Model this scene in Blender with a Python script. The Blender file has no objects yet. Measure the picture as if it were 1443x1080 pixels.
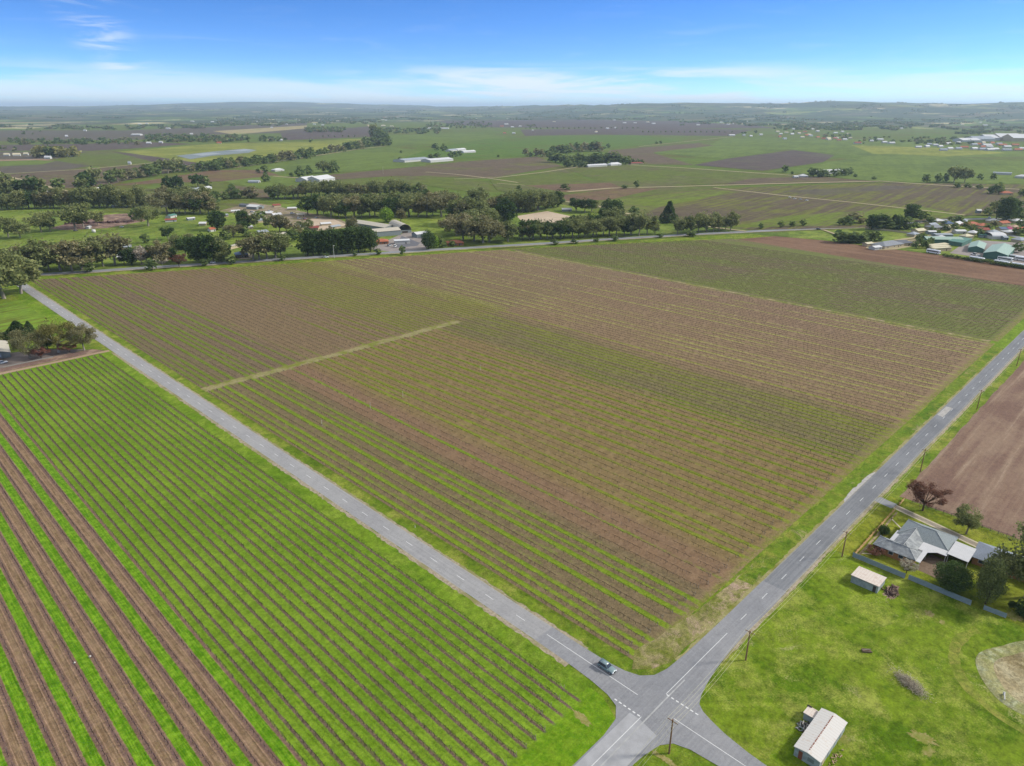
import bpy, math, random
import numpy as np
from mathutils import Vector, Matrix, geometry
R = math.radians
rng = np.random.default_rng(7); random.seed(7)
scene = bpy.context.scene
COL = scene.collection

# ------------------------------------------------------------------ camera
# world axes: X runs along the right hand road, Y along the left hand road, origin at the crossing
PW, PH_, PCX, PCY, HOR = 1443, 1080, 721.5, 540.0, 150.0
CAM = np.array([-107.4, -61.6, 126.0])
VL, VR = (-347, HOR), (1771, HOR)
FPX = math.sqrt(-((VL[0]-PCX)*(VR[0]-PCX)+(HOR-PCY)**2))
def _ray(px, py):
    v = np.array([px-PCX, -(py-PCY), -FPX]); return v/np.linalg.norm(v)
_Y = _ray(*VL); _X = _ray(*VR); _X = _X-_Y*np.dot(_X, _Y); _X /= np.linalg.norm(_X)
RM = np.array([_X, _Y, np.cross(_X, _Y)])
def at(px, py, h=0.0):
    """surveyed ground position (metres) of a point seen in the photograph at height h"""
    d = RM @ _ray(px, py); t = (h-CAM[2])/d[2]
    return float(CAM[0]+d[0]*t), float(CAM[1]+d[1]*t)
def mpp(x, y):
    """metres per photo pixel at a ground point"""
    return math.sqrt((x-CAM[0])**2+(y-CAM[1])**2+CAM[2]**2)/FPX
cd = bpy.data.cameras.new('camera'); cam = bpy.data.objects.new('camera', cd); COL.objects.link(cam)
m = Matrix([list(RM[i])+[CAM[i]] for i in range(3)]+[[0, 0, 0, 1]])
cam.matrix_world = m
cd.sensor_width = 36; cd.lens = FPX/PW*36; cd.clip_start = 1; cd.clip_end = 200000
scene.camera = cam

# ------------------------------------------------------------------ light
SUN_EL, SUN_DIR = 34.0, (12.5, -10.2)
sd = bpy.data.lights.new('sun', 'SUN'); sd.energy = 2.3; sd.angle = R(6); sd.color = (1.0, .95, .86)
sun = bpy.data.objects.new('sun', sd); COL.objects.link(sun)
_l = math.hypot(*SUN_DIR)
sv = Vector((SUN_DIR[0]/_l*math.cos(R(SUN_EL)), SUN_DIR[1]/_l*math.cos(R(SUN_EL)), math.sin(R(SUN_EL))))
sun.rotation_euler = sv.to_track_quat('Z', 'Y').to_euler()
scene.view_settings.view_transform = 'Standard'; scene.view_settings.look = 'None'
scene.view_settings.exposure = 1.12; scene.view_settings.gamma = 1
EXPK = 1.55      # picture value of a white surface, used to turn seen colours into base colours

# ------------------------------------------------------------------ node helper
class N:
    def __init__(s, tree): s.t = tree; s.k = 0
    def node(s, typ, **kw):
        n = s.t.nodes.new(typ); s.k += 1; n.location = ((s.k % 12)*180, -(s.k//12)*200)
        for a, b in kw.items(): setattr(n, a, b)
        return n
    def put(s, sock, v):
        if isinstance(v, bpy.types.NodeSocket): s.t.links.new(v, sock)
        elif v is not None: sock.default_value = v
    def m(s, op, a, b=None, c=None, clamp=False):
        n = s.node('ShaderNodeMath', operation=op, use_clamp=clamp)
        s.put(n.inputs[0], a)
        if b is not None: s.put(n.inputs[1], b)
        if c is not None: s.put(n.inputs[2], c)
        return n.outputs[0]
    def ss(s, x, a, b):          # smoothstep
        n = s.node('ShaderNodeMapRange', interpolation_type='SMOOTHSTEP')
        s.put(n.inputs[0], x); s.put(n.inputs[1], a); s.put(n.inputs[2], b); n.inputs[3].default_value = 0; n.inputs[4].default_value = 1
        return n.outputs[0]
    def mix(s, f, a, b, blend='MIX'):
        n = s.node('ShaderNodeMix', data_type='RGBA', blend_type=blend)
        s.put(n.inputs[0], f); s.put(n.inputs[6], col4(a)); s.put(n.inputs[7], col4(b))
        return n.outputs[2]
    def noise(s, vec, scale, detail=4, rough=.55, dist=0.0):
        n = s.node('ShaderNodeTexNoise'); s.put(n.inputs['Vector'], vec)
        n.inputs['Scale'].default_value = scale; n.inputs['Detail'].default_value = detail
        n.inputs['Roughness'].default_value = rough; n.inputs['Distortion'].default_value = dist
        return n.outputs[0]
    def grain(s, p, lo=.62, hi=1.34, sc=(.35, 1.1, 3.2)):
        a, b, c = [s.ss(s.noise(p, v, 3, .65), .32, .68) for v in sc]
        q = s.m('ADD', s.m('MULTIPLY', a, .3), s.m('ADD', s.m('MULTIPLY', b, .4), s.m('MULTIPLY', c, .3)))
        q = s.m('ADD', lo, s.m('MULTIPLY', q, hi-lo)); return s.vec(q, q, q)
    def pos(s): return s.node('ShaderNodeNewGeometry').outputs['Position']
    def xyz(s, v):
        n = s.node('ShaderNodeSeparateXYZ'); s.put(n.inputs[0], v); return n.outputs
    def vec(s, x, y, z=0.0):
        n = s.node('ShaderNodeCombineXYZ'); s.put(n.inputs[0], x); s.put(n.inputs[1], y); s.put(n.inputs[2], z); return n.outputs[0]
    def ramp(s, f, stops, interp='LINEAR'):
        n = s.node('ShaderNodeValToRGB'); cr = n.color_ramp; cr.interpolation = interp
        while len(cr.elements) < len(stops): cr.elements.new(.5)
        for e, (p, c) in zip(cr.elements, stops): e.position = p; e.color = col4(c)
        s.put(n.inputs[0], f); return n.outputs[0]
def col4(c):
    if isinstance(c, (tuple, list)) and len(c) == 3: return (c[0], c[1], c[2], 1)
    return c
def lin(v): v /= 255; return v/12.92 if v <= .04045 else ((v+.055)/1.055)**2.4
def C(r, g, b, k=1.0):
    """base colour from a colour seen on the sunlit surface"""
    if g > r and g > b*1.25: g *= .935; b *= .84
    return tuple(min(.85, lin(c)/EXPK*k) for c in (r, g, b))
MATS = {}
def material(name, fn, rough=.9, spec=.15, metal=0.0, bump=None, trans=0.0):
    if name in MATS: return MATS[name]
    mt = bpy.data.materials.new(name); mt.use_nodes = True
    nt = mt.node_tree; b = nt.nodes['Principled BSDF']; n = N(nt)
    b.inputs['Roughness'].default_value = rough; b.inputs['Specular IOR Level'].default_value = spec
    b.inputs['Metallic'].default_value = metal
    r = fn(n)
    if isinstance(r, tuple) and len(r) == 2 and isinstance(r[0], bpy.types.NodeSocket):
        bn = n.node('ShaderNodeBump'); bn.inputs['Strength'].default_value = .6; bn.inputs['Distance'].default_value = bump or .1
        n.put(bn.inputs['Height'], r[1]); nt.links.new(bn.outputs[0], b.inputs['Normal']); r = r[0]
    n.put(b.inputs['Base Color'], col4(r))
    MATS[name] = mt; return mt
def simple(name, c, var=.12, scale=1.5, rough=.8, spec=.2, metal=0.0, streak=None):
    """mottled paint, metal, timber..."""
    def fn(n):
        p = n.node('ShaderNodeTexCoord').outputs['Object']
        a = n.noise(p, scale, 5, .6); f = n.ss(a, .3, .7)
        lo = tuple(v*(1-var) for v in c); hi = tuple(min(.9, v*(1+var)) for v in c)
        out = n.mix(f, lo, hi)
        if streak:
            x = n.xyz(p)[streak[0]]; w = n.m('FRACT', n.m('MULTIPLY', x, 1/streak[1])); s_ = n.m('ABSOLUTE', n.m('SUBTRACT', w, .5))
            out = n.mix(n.m('MULTIPLY', n.ss(s_, .38, .5), streak[2]), out, tuple(v*.5 for v in c))
        return out
    return material(name, fn, rough, spec, metal)

# ------------------------------------------------------------------ world: sky with thin high cloud
w = bpy.data.worlds.new('World'); scene.world = w; w.use_nodes = True
n = N(w.node_tree); bg = w.node_tree.nodes['Background']
g = n.node('ShaderNodeTexCoord').outputs['Generated']; x, y, z = n.xyz(g)
sky = n.node('ShaderNodeTexSky', sky_type='NISHITA'); sky.sun_disc = False
sky.sun_elevation = R(SUN_EL); sky.sun_rotation = math.atan2(SUN_DIR[0], SUN_DIR[1]); sky.air_density = 1.0; sky.dust_density = .35; sky.ozone_density = 1.0
zz = n.m('ADD', n.m('MULTIPLY', n.m('MAXIMUM', z, 0.0), 3.2), .03)
n.put(sky.inputs[0], n.vec(x, y, zz))
az = n.m('MULTIPLY', n.m('ARCTAN2', n.m('SUBTRACT', n.m('MULTIPLY', x, .704), n.m('MULTIPLY', y, .710)), n.m('ADD', n.m('MULTIPLY', x, .710), n.m('MULTIPLY', y, .704))), 57.3)
el = n.m('MULTIPLY', n.m('ARCSINE', z), 57.3)
cv = n.vec(n.m('MULTIPLY', az, .055), n.m('ADD', n.m('MULTIPLY', el, .62), n.m('MULTIPLY', az, .012)))
c1 = n.noise(cv, 1.35, 9, .58, .5); c2 = n.noise(n.vec(n.m('MULTIPLY', az, .12), n.m('MULTIPLY', el, .9), 4.3), 1.2, 8, .6, .8)
band = n.m('MULTIPLY', n.ss(el, 3.2, 1.0), n.ss(c1, .36, .60))
# the brighter bank over the middle of the view
mid = n.m('MULTIPLY', n.m('MULTIPLY', n.ss(n.m('ABSOLUTE', n.m('SUBTRACT', az, 6)), 19, 6), n.ss(n.m('ABSOLUTE', n.m('SUBTRACT', el, 1.7)), 1.5, .5)), n.ss(c1, .40, .60))
low = n.ss(el, 1.3, .1)
wisp = n.m('MULTIPLY', n.m('MULTIPLY', n.ss(n.m('ABSOLUTE', n.m('ADD', az, n.m('SUBTRACT', 25.5, n.m('MULTIPLY', el, -.55)))), 2.6, .2), n.ss(n.m('ABSOLUTE', n.m('SUBTRACT', el, 4.5)), 3.8, 1.5)), n.ss(c2, .45, .68))
high = n.m('MULTIPLY', n.m('MULTIPLY', n.ss(c2, .5, .8), .12), n.ss(el, 9.5, 4))
cl = n.m('ADD', n.m('ADD', n.m('MULTIPLY', band, .75), n.m('MULTIPLY', mid, .7)), n.m('ADD', n.m('MULTIPLY', low, .18), n.m('ADD', n.m('MULTIPLY', wisp, .6), high)), clamp=True)
hs = n.node('ShaderNodeHueSaturation'); hs.inputs['Saturation'].default_value = 1.12; n.put(hs.inputs['Color'], sky.outputs[0])
e9 = n.ss(el, 0.0, 9.0)
tint = n.mix(e9, (.50, .70, .95), (.34, .63, .97))
hi_c = n.mix(1.0, hs.outputs[0], n.mix(n.ss(el, 9.5, 30), tint, (1.0, .95, .85)), 'MULTIPLY')
skc = n.mix(n.m('MULTIPLY', cl, .85), hi_c, (3.6, 3.9, 4.15))
# thin bright cloud sheet overhead, out of the frame
over_c = n.m('MULTIPLY', n.ss(el, 11, 26), n.m('ADD', .35, n.m('MULTIPLY', n.noise(n.vec(n.m('DIVIDE', x, n.m('ADD', z, .15)), n.m('DIVIDE', y, n.m('ADD', z, .15))), 1.1, 6, .6), .5)))
skc = n.mix(over_c, skc, (4.6, 4.55, 4.4))
n.put(bg.inputs[0], skc); bg.inputs[1].default_value = .12

# ------------------------------------------------------------------ mesh helpers
def link(o, parent=None):
    COL.objects.link(o)
    if parent is not None: o.parent = parent
    return o
def tag(o, label=None, cat=None, group=None, kind=None):
    if label: o['label'] = label
    if cat: o['category'] = cat
    if group: o['group'] = group
    if kind: o['kind'] = kind
    return o
def empty(name, loc, rz=0.0, label=None, cat=None, group=None):
    o = bpy.data.objects.new(name, None); o.empty_display_size = .5; link(o)
    o.location = loc; o.rotation_euler = (0, 0, rz); return tag(o, label, cat, group)
def np_mesh(name, V, F, mats, mi=None, smooth=False):
    V = np.asarray(V, np.float32); F = np.asarray(F, np.int32); k = F.shape[1]
    me = bpy.data.meshes.new(name); me.vertices.add(len(V)); me.vertices.foreach_set('co', V.ravel())
    me.loops.add(F.size); me.loops.foreach_set('vertex_index', F.ravel())
    me.polygons.add(len(F)); me.polygons.foreach_set('loop_start', np.arange(0, F.size, k, dtype=np.int32))
    me.polygons.foreach_set('loop_total', np.full(len(F), k, np.int32))
    for mt in (mats if isinstance(mats, (list, tuple)) else [mats]): me.materials.append(mt)
    if mi is not None: me.polygons.foreach_set('material_index', np.asarray(mi, np.int32))
    me.polygons.foreach_set('use_smooth', np.full(len(F), smooth, bool))
    me.update(calc_edges=True); return me
def obj(name, me, parent=None, loc=None, rz=None):
    o = bpy.data.objects.new(name, me); link(o, parent)
    if loc is not None: o.location = loc
    if rz is not None: o.rotation_euler = (0, 0, rz)
    return o
class MB:
    def __init__(s): s.v = []; s.f = []
    def add(s, vs, fs):
        b = len(s.v); s.v += [tuple(v) for v in vs]; s.f += [tuple(b+i for i in f) for f in fs]; return s
    def box(s, x0, x1, y0, y1, z0, z1):
        return s.add([(x0,y0,z0),(x1,y0,z0),(x1,y1,z0),(x0,y1,z0),(x0,y0,z1),(x1,y0,z1),(x1,y1,z1),(x0,y1,z1)],
                     [(3,2,1,0),(4,5,6,7),(0,1,5,4),(1,2,6,5),(2,3,7,6),(3,0,4,7)])
    def bar(s, p, q, r0, r1=None, k=6):
        p = Vector(p); q = Vector(q); r1 = r0 if r1 is None else r1; d = (q-p).normalized()
        a = d.orthogonal().normalized(); b = d.cross(a); vs = []
        for c, r in ((p, r0), (q, r1)):
            for i in range(k): t = 2*math.pi*i/k; vs.append(c+a*math.cos(t)*r+b*math.sin(t)*r)
        fs = [(i, (i+1) % k, k+(i+1) % k, k+i) for i in range(k)]+[tuple(range(k-1, -1, -1)), tuple(range(k, 2*k))]
        return s.add(vs, fs)
    def disc(s, c, axis, r, wd, k=14):
        c = Vector(c); ax = Vector(axis)*wd/2; return s.bar(c-ax, c+ax, r, r, k)
    def slab(s, pts, t):
        """thick plate from an outline of 3-D points"""
        k = len(pts); vs = [tuple(p) for p in pts]+[(p[0], p[1], p[2]-t) for p in pts]
        return s.add(vs, [tuple(range(k)), tuple(range(2*k-1, k-1, -1))]+[(i, k+i, k+(i+1) % k, (i+1) % k) for i in range(k)])
    def loft(s, rings):
        k = len(rings[0]); b = [p for r in rings for p in r]; fs = []
        for j in range(len(rings)-1):
            for i in range(k): fs.append((j*k+i, j*k+(i+1) % k, (j+1)*k+(i+1) % k, (j+1)*k+i))
        fs.append(tuple(range(k-1, -1, -1))); fs.append(tuple((len(rings)-1)*k+i for i in range(k)))
        return s.add(b, fs)
    def mesh(s, name, mat, smooth=False, bevel=0):
        me = bpy.data.meshes.new(name); me.from_pydata(s.v, [], s.f)
        me.materials.append(mat); me.update(); me.polygons.foreach_set('use_smooth', np.full(len(s.f), smooth, bool)); return me
    def build(s, name, mat, parent=None, smooth=False): return obj(name, s.mesh(name, mat, smooth), parent)
def sheet(name, pts, z, mat, kind='structure', res=None):
    """flat polygon on the ground (x, y points)"""
    tri = geometry.tessellate_polygon([[Vector((p[0], p[1], 0)) for p in pts]])
    me = bpy.data.meshes.new(name); fs = []
    for t in tri:
        a, b, c = [pts[i] for i in t]
        cr = (b[0]-a[0])*(c[1]-a[1])-(b[1]-a[1])*(c[0]-a[0]); fs.append(t if cr > 0 else t[::-1])
    me.from_pydata([(p[0], p[1], z) for p in pts], [], fs); me.materials.append(mat); me.update()
    return tag(obj(name, me), kind=kind)
def ribbon(name, pts, wd, z, mat, wob=0.0):
    P = [Vector((p[0], p[1])) for p in pts]; L = []; Rr = []
    for i, p in enumerate(P):
        d = (P[min(i+1, len(P)-1)]-P[max(i-1, 0)]).normalized(); nn = Vector((-d.y, d.x)); ww = wd/2*(1+random.uniform(-wob, wob))
        L.append((p.x+nn.x*ww, p.y+nn.y*ww, z)); Rr.append((p.x-nn.x*ww, p.y-nn.y*ww, z))
    vs = L+Rr; k = len(P); fs = [(k+i, k+i+1, i+1, i) for i in range(k-1)]
    me = bpy.data.meshes.new(name); me.from_pydata(vs, [], fs); me.materials.append(mat); me.update()
    return tag(obj(name, me), kind='structure')
def resample(pts, step):
    out = []
    for a, b in zip(pts[:-1], pts[1:]):
        k = max(1, int(math.dist(a, b)/step))
        for i in range(k): t = i/k; out.append((a[0]+(b[0]-a[0])*t, a[1]+(b[1]-a[1])*t))
    return out+[pts[-1]]
def wobbly(pts, step, amp):
    out = resample(pts+[pts[0]], step)[:-1]
    return [(p[0]+random.uniform(-amp, amp), p[1]+random.uniform(-amp, amp)) for p in out]

# ------------------------------------------------------------------ ground materials
def grass_mat(name, a, b, c, dry=None, s=1.0, dryth=.62, big=.035):
    """a dark, b mid, c light/yellow tufts, dry = bare or straw patches"""
    def fn(n):
        p = n.pos()
        f1 = n.noise(p, big*s, 5, .6, .6); f2 = n.noise(p, .35*s, 5, .65); f3 = n.noise(p, 2.2*s, 4, .7)
        f4 = n.noise(p, .11*s, 6, .6, .4)
        o = n.mix(n.ss(n.m('ADD', n.m('MULTIPLY', f1, .6), n.m('MULTIPLY', f2, .4)), .42, .56), a, b)
        o = n.mix(n.m('MULTIPLY', n.ss(n.m('ADD', n.m('MULTIPLY', f4, .65), n.m('MULTIPLY', f3, .35)), .47, .62), .8), o, c)
        if dry: o = n.mix(n.m('MULTIPLY', n.ss(n.m('ADD', n.m('MULTIPLY', n.noise(p, .07*s, 6, .65, 1.0), .7), n.m('MULTIPLY', f3, .3)), dryth, dryth+.09), .8), o, dry)
        o = n.mix(1.0, o, n.grain(p, .5, 1.48, (.2*s, .65*s, 2.1*s)), 'MULTIPLY')
        return o, f3
    return material(name, fn, .95, .1, bump=.25)
def farfield_mat(name, soil, grass, amt, ang=None, per=9.0, stripe=.25, rot_noise=.0):
    """paddock or dormant vineyard seen from far off: soil and green cover, rows running along ang"""
    def fn(n):
        p = n.pos(); x, y, z = n.xyz(p)
        f1 = n.noise(p, .006, 5, .6, .7); f2 = n.noise(p, .045, 6, .7)
        a = ang if ang is not None else 0.3
        v = n.m('ADD', n.m('MULTIPLY', x, -math.sin(a)), n.m('MULTIPLY', y, math.cos(a)))
        u = n.m('ADD', n.m('MULTIPLY', x, math.cos(a)), n.m('MULTIPLY', y, math.sin(a)))
        st = n.noise(n.vec(n.m('MULTIPLY', u, .004), n.m('MULTIPLY', v, 1/per*.8)), 1.0, 3, .6)
        q = n.m('ADD', n.m('ADD', n.m('MULTIPLY', f1, .5), n.m('MULTIPLY', f2, .25)), n.m('MULTIPLY', st, stripe))
        lo = .375+stripe*.5-(amt-.5)*.32
        o = n.mix(n.ss(q, lo-.07, lo+.07), soil, grass)
        o = n.mix(1.0, o, n.grain(p, .68, 1.32, (.03, .1, .35)), 'MULTIPLY')
        k = n.m('ADD', .8, n.m('MULTIPLY', st, .4)); return n.mix(1.0, o, n.vec(k, k, k), 'MULTIPLY')
    return material(name, fn, .95, .05)

G_bright = C(112, 158, 38); G_dark = C(70, 122, 14); G_yel = C(150, 176, 62); SOIL = C(137, 113, 88); STRAW = C(178, 165, 118)
M_verge = grass_mat('verge_grass', C(94, 130, 30), C(120, 150, 46), C(156, 168, 86), C(156, 146, 98))
M_verge_dry = grass_mat('dry_verge_grass', C(112, 128, 52), C(146, 142, 86), C(176, 158, 122), C(186, 160, 140), s=1.6, dryth=.5)
M_pasture = grass_mat('pasture_grass', C(86, 124, 14), C(118, 150, 38), C(156, 174, 88), C(168, 166, 110), dryth=.58)
M_lawn = grass_mat('lawn_grass', C(98, 124, 28), C(134, 154, 44), C(150, 162, 70), C(134, 128, 80), dryth=.6)
M_mown = grass_mat('mown_grass', C(100, 142, 30), C(118, 156, 42), C(138, 168, 68), None)
M_paddock = grass_mat('paddock_grass', C(98, 128, 52), C(124, 152, 64), C(142, 162, 84), C(146, 142, 104), s=.25, dryth=.62, big=.02)

def leftfield(n):
    p = n.pos(); x, y, z = n.xyz(p)
    wx = n.m('ADD', x, n.m('MULTIPLY', n.m('SUBTRACT', n.noise(p, .9, 4, .7), .5), .55))
    f3 = n.noise(p, 2.4, 5, .7); f2 = n.noise(p, .5, 5, .65); f1 = n.noise(p, .03, 4, .6)
    st = n.noise(n.vec(n.m('MULTIPLY', x, 2.2), n.m('MULTIPLY', y, .12)), 1.0, 4, .6)
    # rows every 2.95 m, the first at x=-10.4
    k = n.m('ADD', n.m('DIVIDE', n.m('SUBTRACT', -10.4, wx), 2.95), .5)
    d = n.m('MULTIPLY', n.m('ABSOLUTE', n.m('SUBTRACT', n.m('FRACT', n.m('ADD', k, 100)), .5)), 2.95)   # 0 at the row
    gr = n.mix(n.ss(n.m('ADD', n.m('MULTIPLY', f2, .5), n.m('MULTIPLY', f1, .5)), .4, .6), C(108, 154, 32), C(130, 172, 52))
    gr = n.mix(n.m('MULTIPLY', n.ss(f3, .52, .7), .6), gr, C(146, 182, 70))
    gr = n.mix(n.m('MULTIPLY', n.ss(n.noise(p, .22, 6, .7, 1.2), .62, .7), .5), gr, C(150, 160, 80))
    so = n.mix(n.ss(f3, .35, .65), C(96, 84, 72), C(134, 112, 94))
    so = n.mix(n.m('MULTIPLY', n.ss(n.noise(p, .16, 5, .6), .5, .65), .55), so, C(96, 118, 56))
    green_part = n.mix(n.ss(d, .22, .52), so, gr)
    # brown double rows, sown strip every 7.1 m at x=-64.8
    k2 = n.m('ADD', n.m('DIVIDE', n.m('SUBTRACT', -64.8, wx), 7.1), .5)
    d2 = n.m('MULTIPLY', n.m('ABSOLUTE', n.m('SUBTRACT', n.m('FRACT', n.m('ADD', k2, 100)), .5)), 7.1)
    br = n.mix(n.ss(st, .35, .65), C(128, 104, 78), C(158, 132, 104))
    br = n.mix(n.m('MULTIPLY', n.ss(f2, .5, .7), .5), br, C(146, 128, 82))
    rowd = n.m('ABSOLUTE', n.m('SUBTRACT', d2, 1.95))
    br = n.mix(n.m('MULTIPLY', n.ss(rowd, .75, .25), n.ss(f3, .3, .6)), br, C(122, 96, 92))
    br = n.mix(n.m('MULTIPLY', n.ss(n.m('ABSOLUTE', n.m('SUBTRACT', d2, 2.75)), .16, .04), .6), br, C(184, 150, 126))
    gr2 = n.mix(n.ss(n.m('ADD', n.m('MULTIPLY', f2, .5), n.m('MULTIPLY', st, .5)), .4, .62), C(84, 142, 12), C(132, 184, 48))
    brown_part = n.mix(n.ss(d2, 1.36, 1.12), br, gr2)
    o = n.mix(n.ss(wx, -62.5, -62.9), green_part, brown_part)
    # headland
    he = n.m('MULTIPLY', n.ss(wx, -9.2, -9.8), n.m('MULTIPLY', n.ss(y, 12.0, 13.5), n.ss(y, 352, 350)))
    o = n.mix(he, n.mix(n.ss(f2, .4, .6), C(100, 150, 22), C(124, 168, 38)), o)
    return n.mix(1.0, o, n.grain(p, .62, 1.36), 'MULTIPLY'), f3
M_left = material('left_vineyard_ground', leftfield, .95, .1, bump=.2)

def central(stops_soil, stops_grass, stops_amt, xmax=362.0):
    def fn(n):
        p = n.pos(); x, y, z = n.xyz(p)
        f1 = n.noise(p, .016, 5, .6, .8); f2 = n.noise(p, .4, 5, .7); f3 = n.noise(p, 1.9, 5, .7)
        fl = n.noise(n.vec(n.m('MULTIPLY', x, .12), n.m('MULTIPLY', y, .006)), 1.0, 4, .6)
        wx = n.m('ADD', x, n.m('MULTIPLY', n.m('SUBTRACT', n.noise(p, .8, 4, .7), .5), .8))
        xr = n.m('DIVIDE', n.m('ADD', x, n.m('MULTIPLY', n.m('SUBTRACT', n.noise(p, .012, 4, .6), .5), 26)), xmax)
        xs = n.m('DIVIDE', n.m('ADD', x, n.m('MULTIPLY', n.m('SUBTRACT', f2, .5), .8)), xmax)
        xr = n.mix(n.ss(x, 75, 110), n.vec(xs, xs, xs), n.vec(xr, xr, xr)); xr = n.xyz(xr)[0]
        k = n.m('ADD', n.m('DIVIDE', n.m('SUBTRACT', wx, 9.0), 3.5), 100.5)
        d = n.m('MULTIPLY', n.m('ABSOLUTE', n.m('SUBTRACT', n.m('FRACT', k), .5)), 3.5)     # 0 on the vine row
        idx = n.m('FLOOR', n.m('ADD', k, .5))                                                    # interrow number
        alt = n.m('MODULO', idx, 2.0)
        wn = n.node('ShaderNodeTexWhiteNoise', noise_dimensions='1D'); n.put(wn.inputs['W'], idx)
        soil = n.ramp(xr, stops_soil); grass = n.ramp(xr, stops_grass); am = n.node('ShaderNodeSeparateColor'); n.put(am.inputs[0], n.ramp(xr, stops_amt))
        A, B = am.outputs[0], am.outputs[1]
        amt = n.m('ADD', A, n.m('MULTIPLY', B, n.m('SUBTRACT', alt, .5)))
        amt = n.m('ADD', amt, n.m('MULTIPLY', n.m('SUBTRACT', wn.outputs[0], .5), .30))
        q = n.m('ADD', amt, n.m('ADD', n.m('MULTIPLY', n.m('SUBTRACT', f1, .5), .9), n.m('ADD', n.m('MULTIPLY', n.m('SUBTRACT', fl, .5), .8), n.m('ADD', n.m('MULTIPLY', n.m('SUBTRACT', f3, .5), .8), n.m('MULTIPLY', n.m('SUBTRACT', f2, .5), .5)))))
        q = n.m('SUBTRACT', q, n.m('MULTIPLY', n.ss(d, .9, .5), .6))     # thin cover under the vines
        q = n.m('SUBTRACT', q, n.m('MULTIPLY', n.ss(n.m('ABSOLUTE', n.m('SUBTRACT', d, 1.05)), .22, .05), .12))
        gm = n.ss(q, .36, .62)
        grass = n.mix(n.m('MULTIPLY', n.ss(f3, .5, .7), .45), grass, n.mix(.5, grass, C(168, 172, 88)))
        soil = n.mix(n.m('MULTIPLY', n.ss(f2, .45, .7), .45), soil, n.mix(.5, soil, C(168, 146, 118)))
        o = n.mix(gm, soil, grass)
        # ragged headland towards the right hand road
        hd = n.ss(n.m('ADD', y, n.m('MULTIPLY', n.m('SUBTRACT', f3, .5), 7)), 13.4, 10.8)
        o = n.mix(n.m('MULTIPLY', hd, .8), o, n.mix(n.ss(n.m('ADD', n.m('MULTIPLY', f3, .5), n.m('MULTIPLY', f2, .5)), .42, .56), C(150, 128, 100), C(124, 142, 50)))
        return n.mix(1.0, o, n.grain(p, .6, 1.4, (.35, 1.3, 3.5)), 'MULTIPLY'), f3
    return fn
s_ = lambda x: x/362.0
br1, br2, red, olv = C(138, 118, 80), C(134, 114, 84), C(138, 112, 86), C(122, 112, 76)
near_soil = [(0, C(126, 110, 82)), (s_(44.5), C(126, 110, 80)), (s_(45.5), red), (s_(59), red), (s_(62), br1), (s_(148), br1), (s_(158), olv), (s_(190), olv), (s_(205), C(140, 118, 90)), (1, C(142, 118, 96))]
near_grass = [(0, C(124, 158, 44)), (s_(60), C(120, 152, 44)), (s_(66), C(128, 148, 54)), (s_(146), C(122, 144, 44)), (s_(156), C(118, 140, 50)), (s_(200), C(130, 144, 60)), (s_(215), C(160, 160, 84)), (1, C(158, 158, 88))]
near_amt = [(0, (.64, .34, 0)), (s_(44), (.62, .34, 0)), (s_(45.5), (.16, .0, 0)), (s_(51), (.18, 0, 0)), (s_(52), (.5, 0, 0)), (s_(55), (.5, 0, 0)), (s_(56), (.2, 0, 0)), (s_(60), (.22, .2, 0)), (s_(66), (.50, .44, 0)), (s_(144), (.47, .42, 0)), (s_(160), (.60, .24, 0)), (s_(186), (.6, .24, 0)), (s_(206), (.30, .42, 0)), (1, (.30, .45, 0))]
far_soil = [(0, C(122, 106, 82)), (s_(60), C(124, 106, 84)), (s_(66), C(132, 112, 84)), (s_(125), C(132, 112, 84)), (s_(140), C(126, 112, 80)), (s_(210), C(132, 114, 84)), (1, C(144, 122, 98))]
far_grass = [(0, C(108, 138, 44)), (s_(60), C(118, 142, 54)), (s_(120), C(122, 136, 56)), (s_(200), C(130, 144, 60)), (s_(215), C(158, 158, 88)), (1, C(160, 158, 92))]
far_amt = [(0, (.60, .28, 0)), (s_(56), (.58, .28, 0)), (s_(68), (.30, .34, 0)), (s_(122), (.32, .34, 0)), (s_(140), (.68, .16, 0)), (s_(208), (.64, .2, 0)), (s_(224), (.30, .40, 0)), (1, (.30, .42, 0))]
M_cn = material('central_vineyard_ground', central(near_soil, near_grass, near_amt), .95, .1, bump=.2)
M_cf = material('upper_vineyard_ground', central(far_soil, far_grass, far_amt), .95, .1, bump=.2)
ne_soil = [(0, C(116, 106, 78)), (1, C(120, 108, 82))]; ne_grass = [(0, C(100, 132, 44)), (.5, C(112, 140, 52)), (1, C(104, 134, 50))]
M_ne = material('neighbour_vineyard_ground', central(ne_soil, ne_grass, [(0, (.60, .14, 0)), (1, (.56, .14, 0))], 600), .95, .1, bump=.2)

def soilfield(c1, c2, c3, ang, s=1.0):
    def fn(n):
        p = n.pos(); x, y, z = n.xyz(p)
        v = n.m('ADD', n.m('MULTIPLY', x, -math.sin(ang)), n.m('MULTIPLY', y, math.cos(ang)))
        u = n.m('ADD', n.m('MULTIPLY', x, math.cos(ang)), n.m('MULTIPLY', y, math.sin(ang)))
        st = n.noise(n.vec(n.m('MULTIPLY', u, .012*s), n.m('MULTIPLY', v, .28*s)), 1.0, 6, .65); f1 = n.noise(p, .03*s, 5, .6, .6); f3 = n.noise(p, 1.2*s, 5, .7)
        o = n.mix(n.ss(n.m('ADD', n.m('MULTIPLY', st, .5), n.m('MULTIPLY', f1, .5)), .42, .6), c1, c2)
        o = n.mix(n.m('MULTIPLY', n.ss(st, .55, .7), .7), o, c3)
        return n.mix(1.0, o, n.grain(p, .72, 1.28, (.4*s, 1.5*s, 4*s)), 'MULTIPLY'), f3
    return fn
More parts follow.
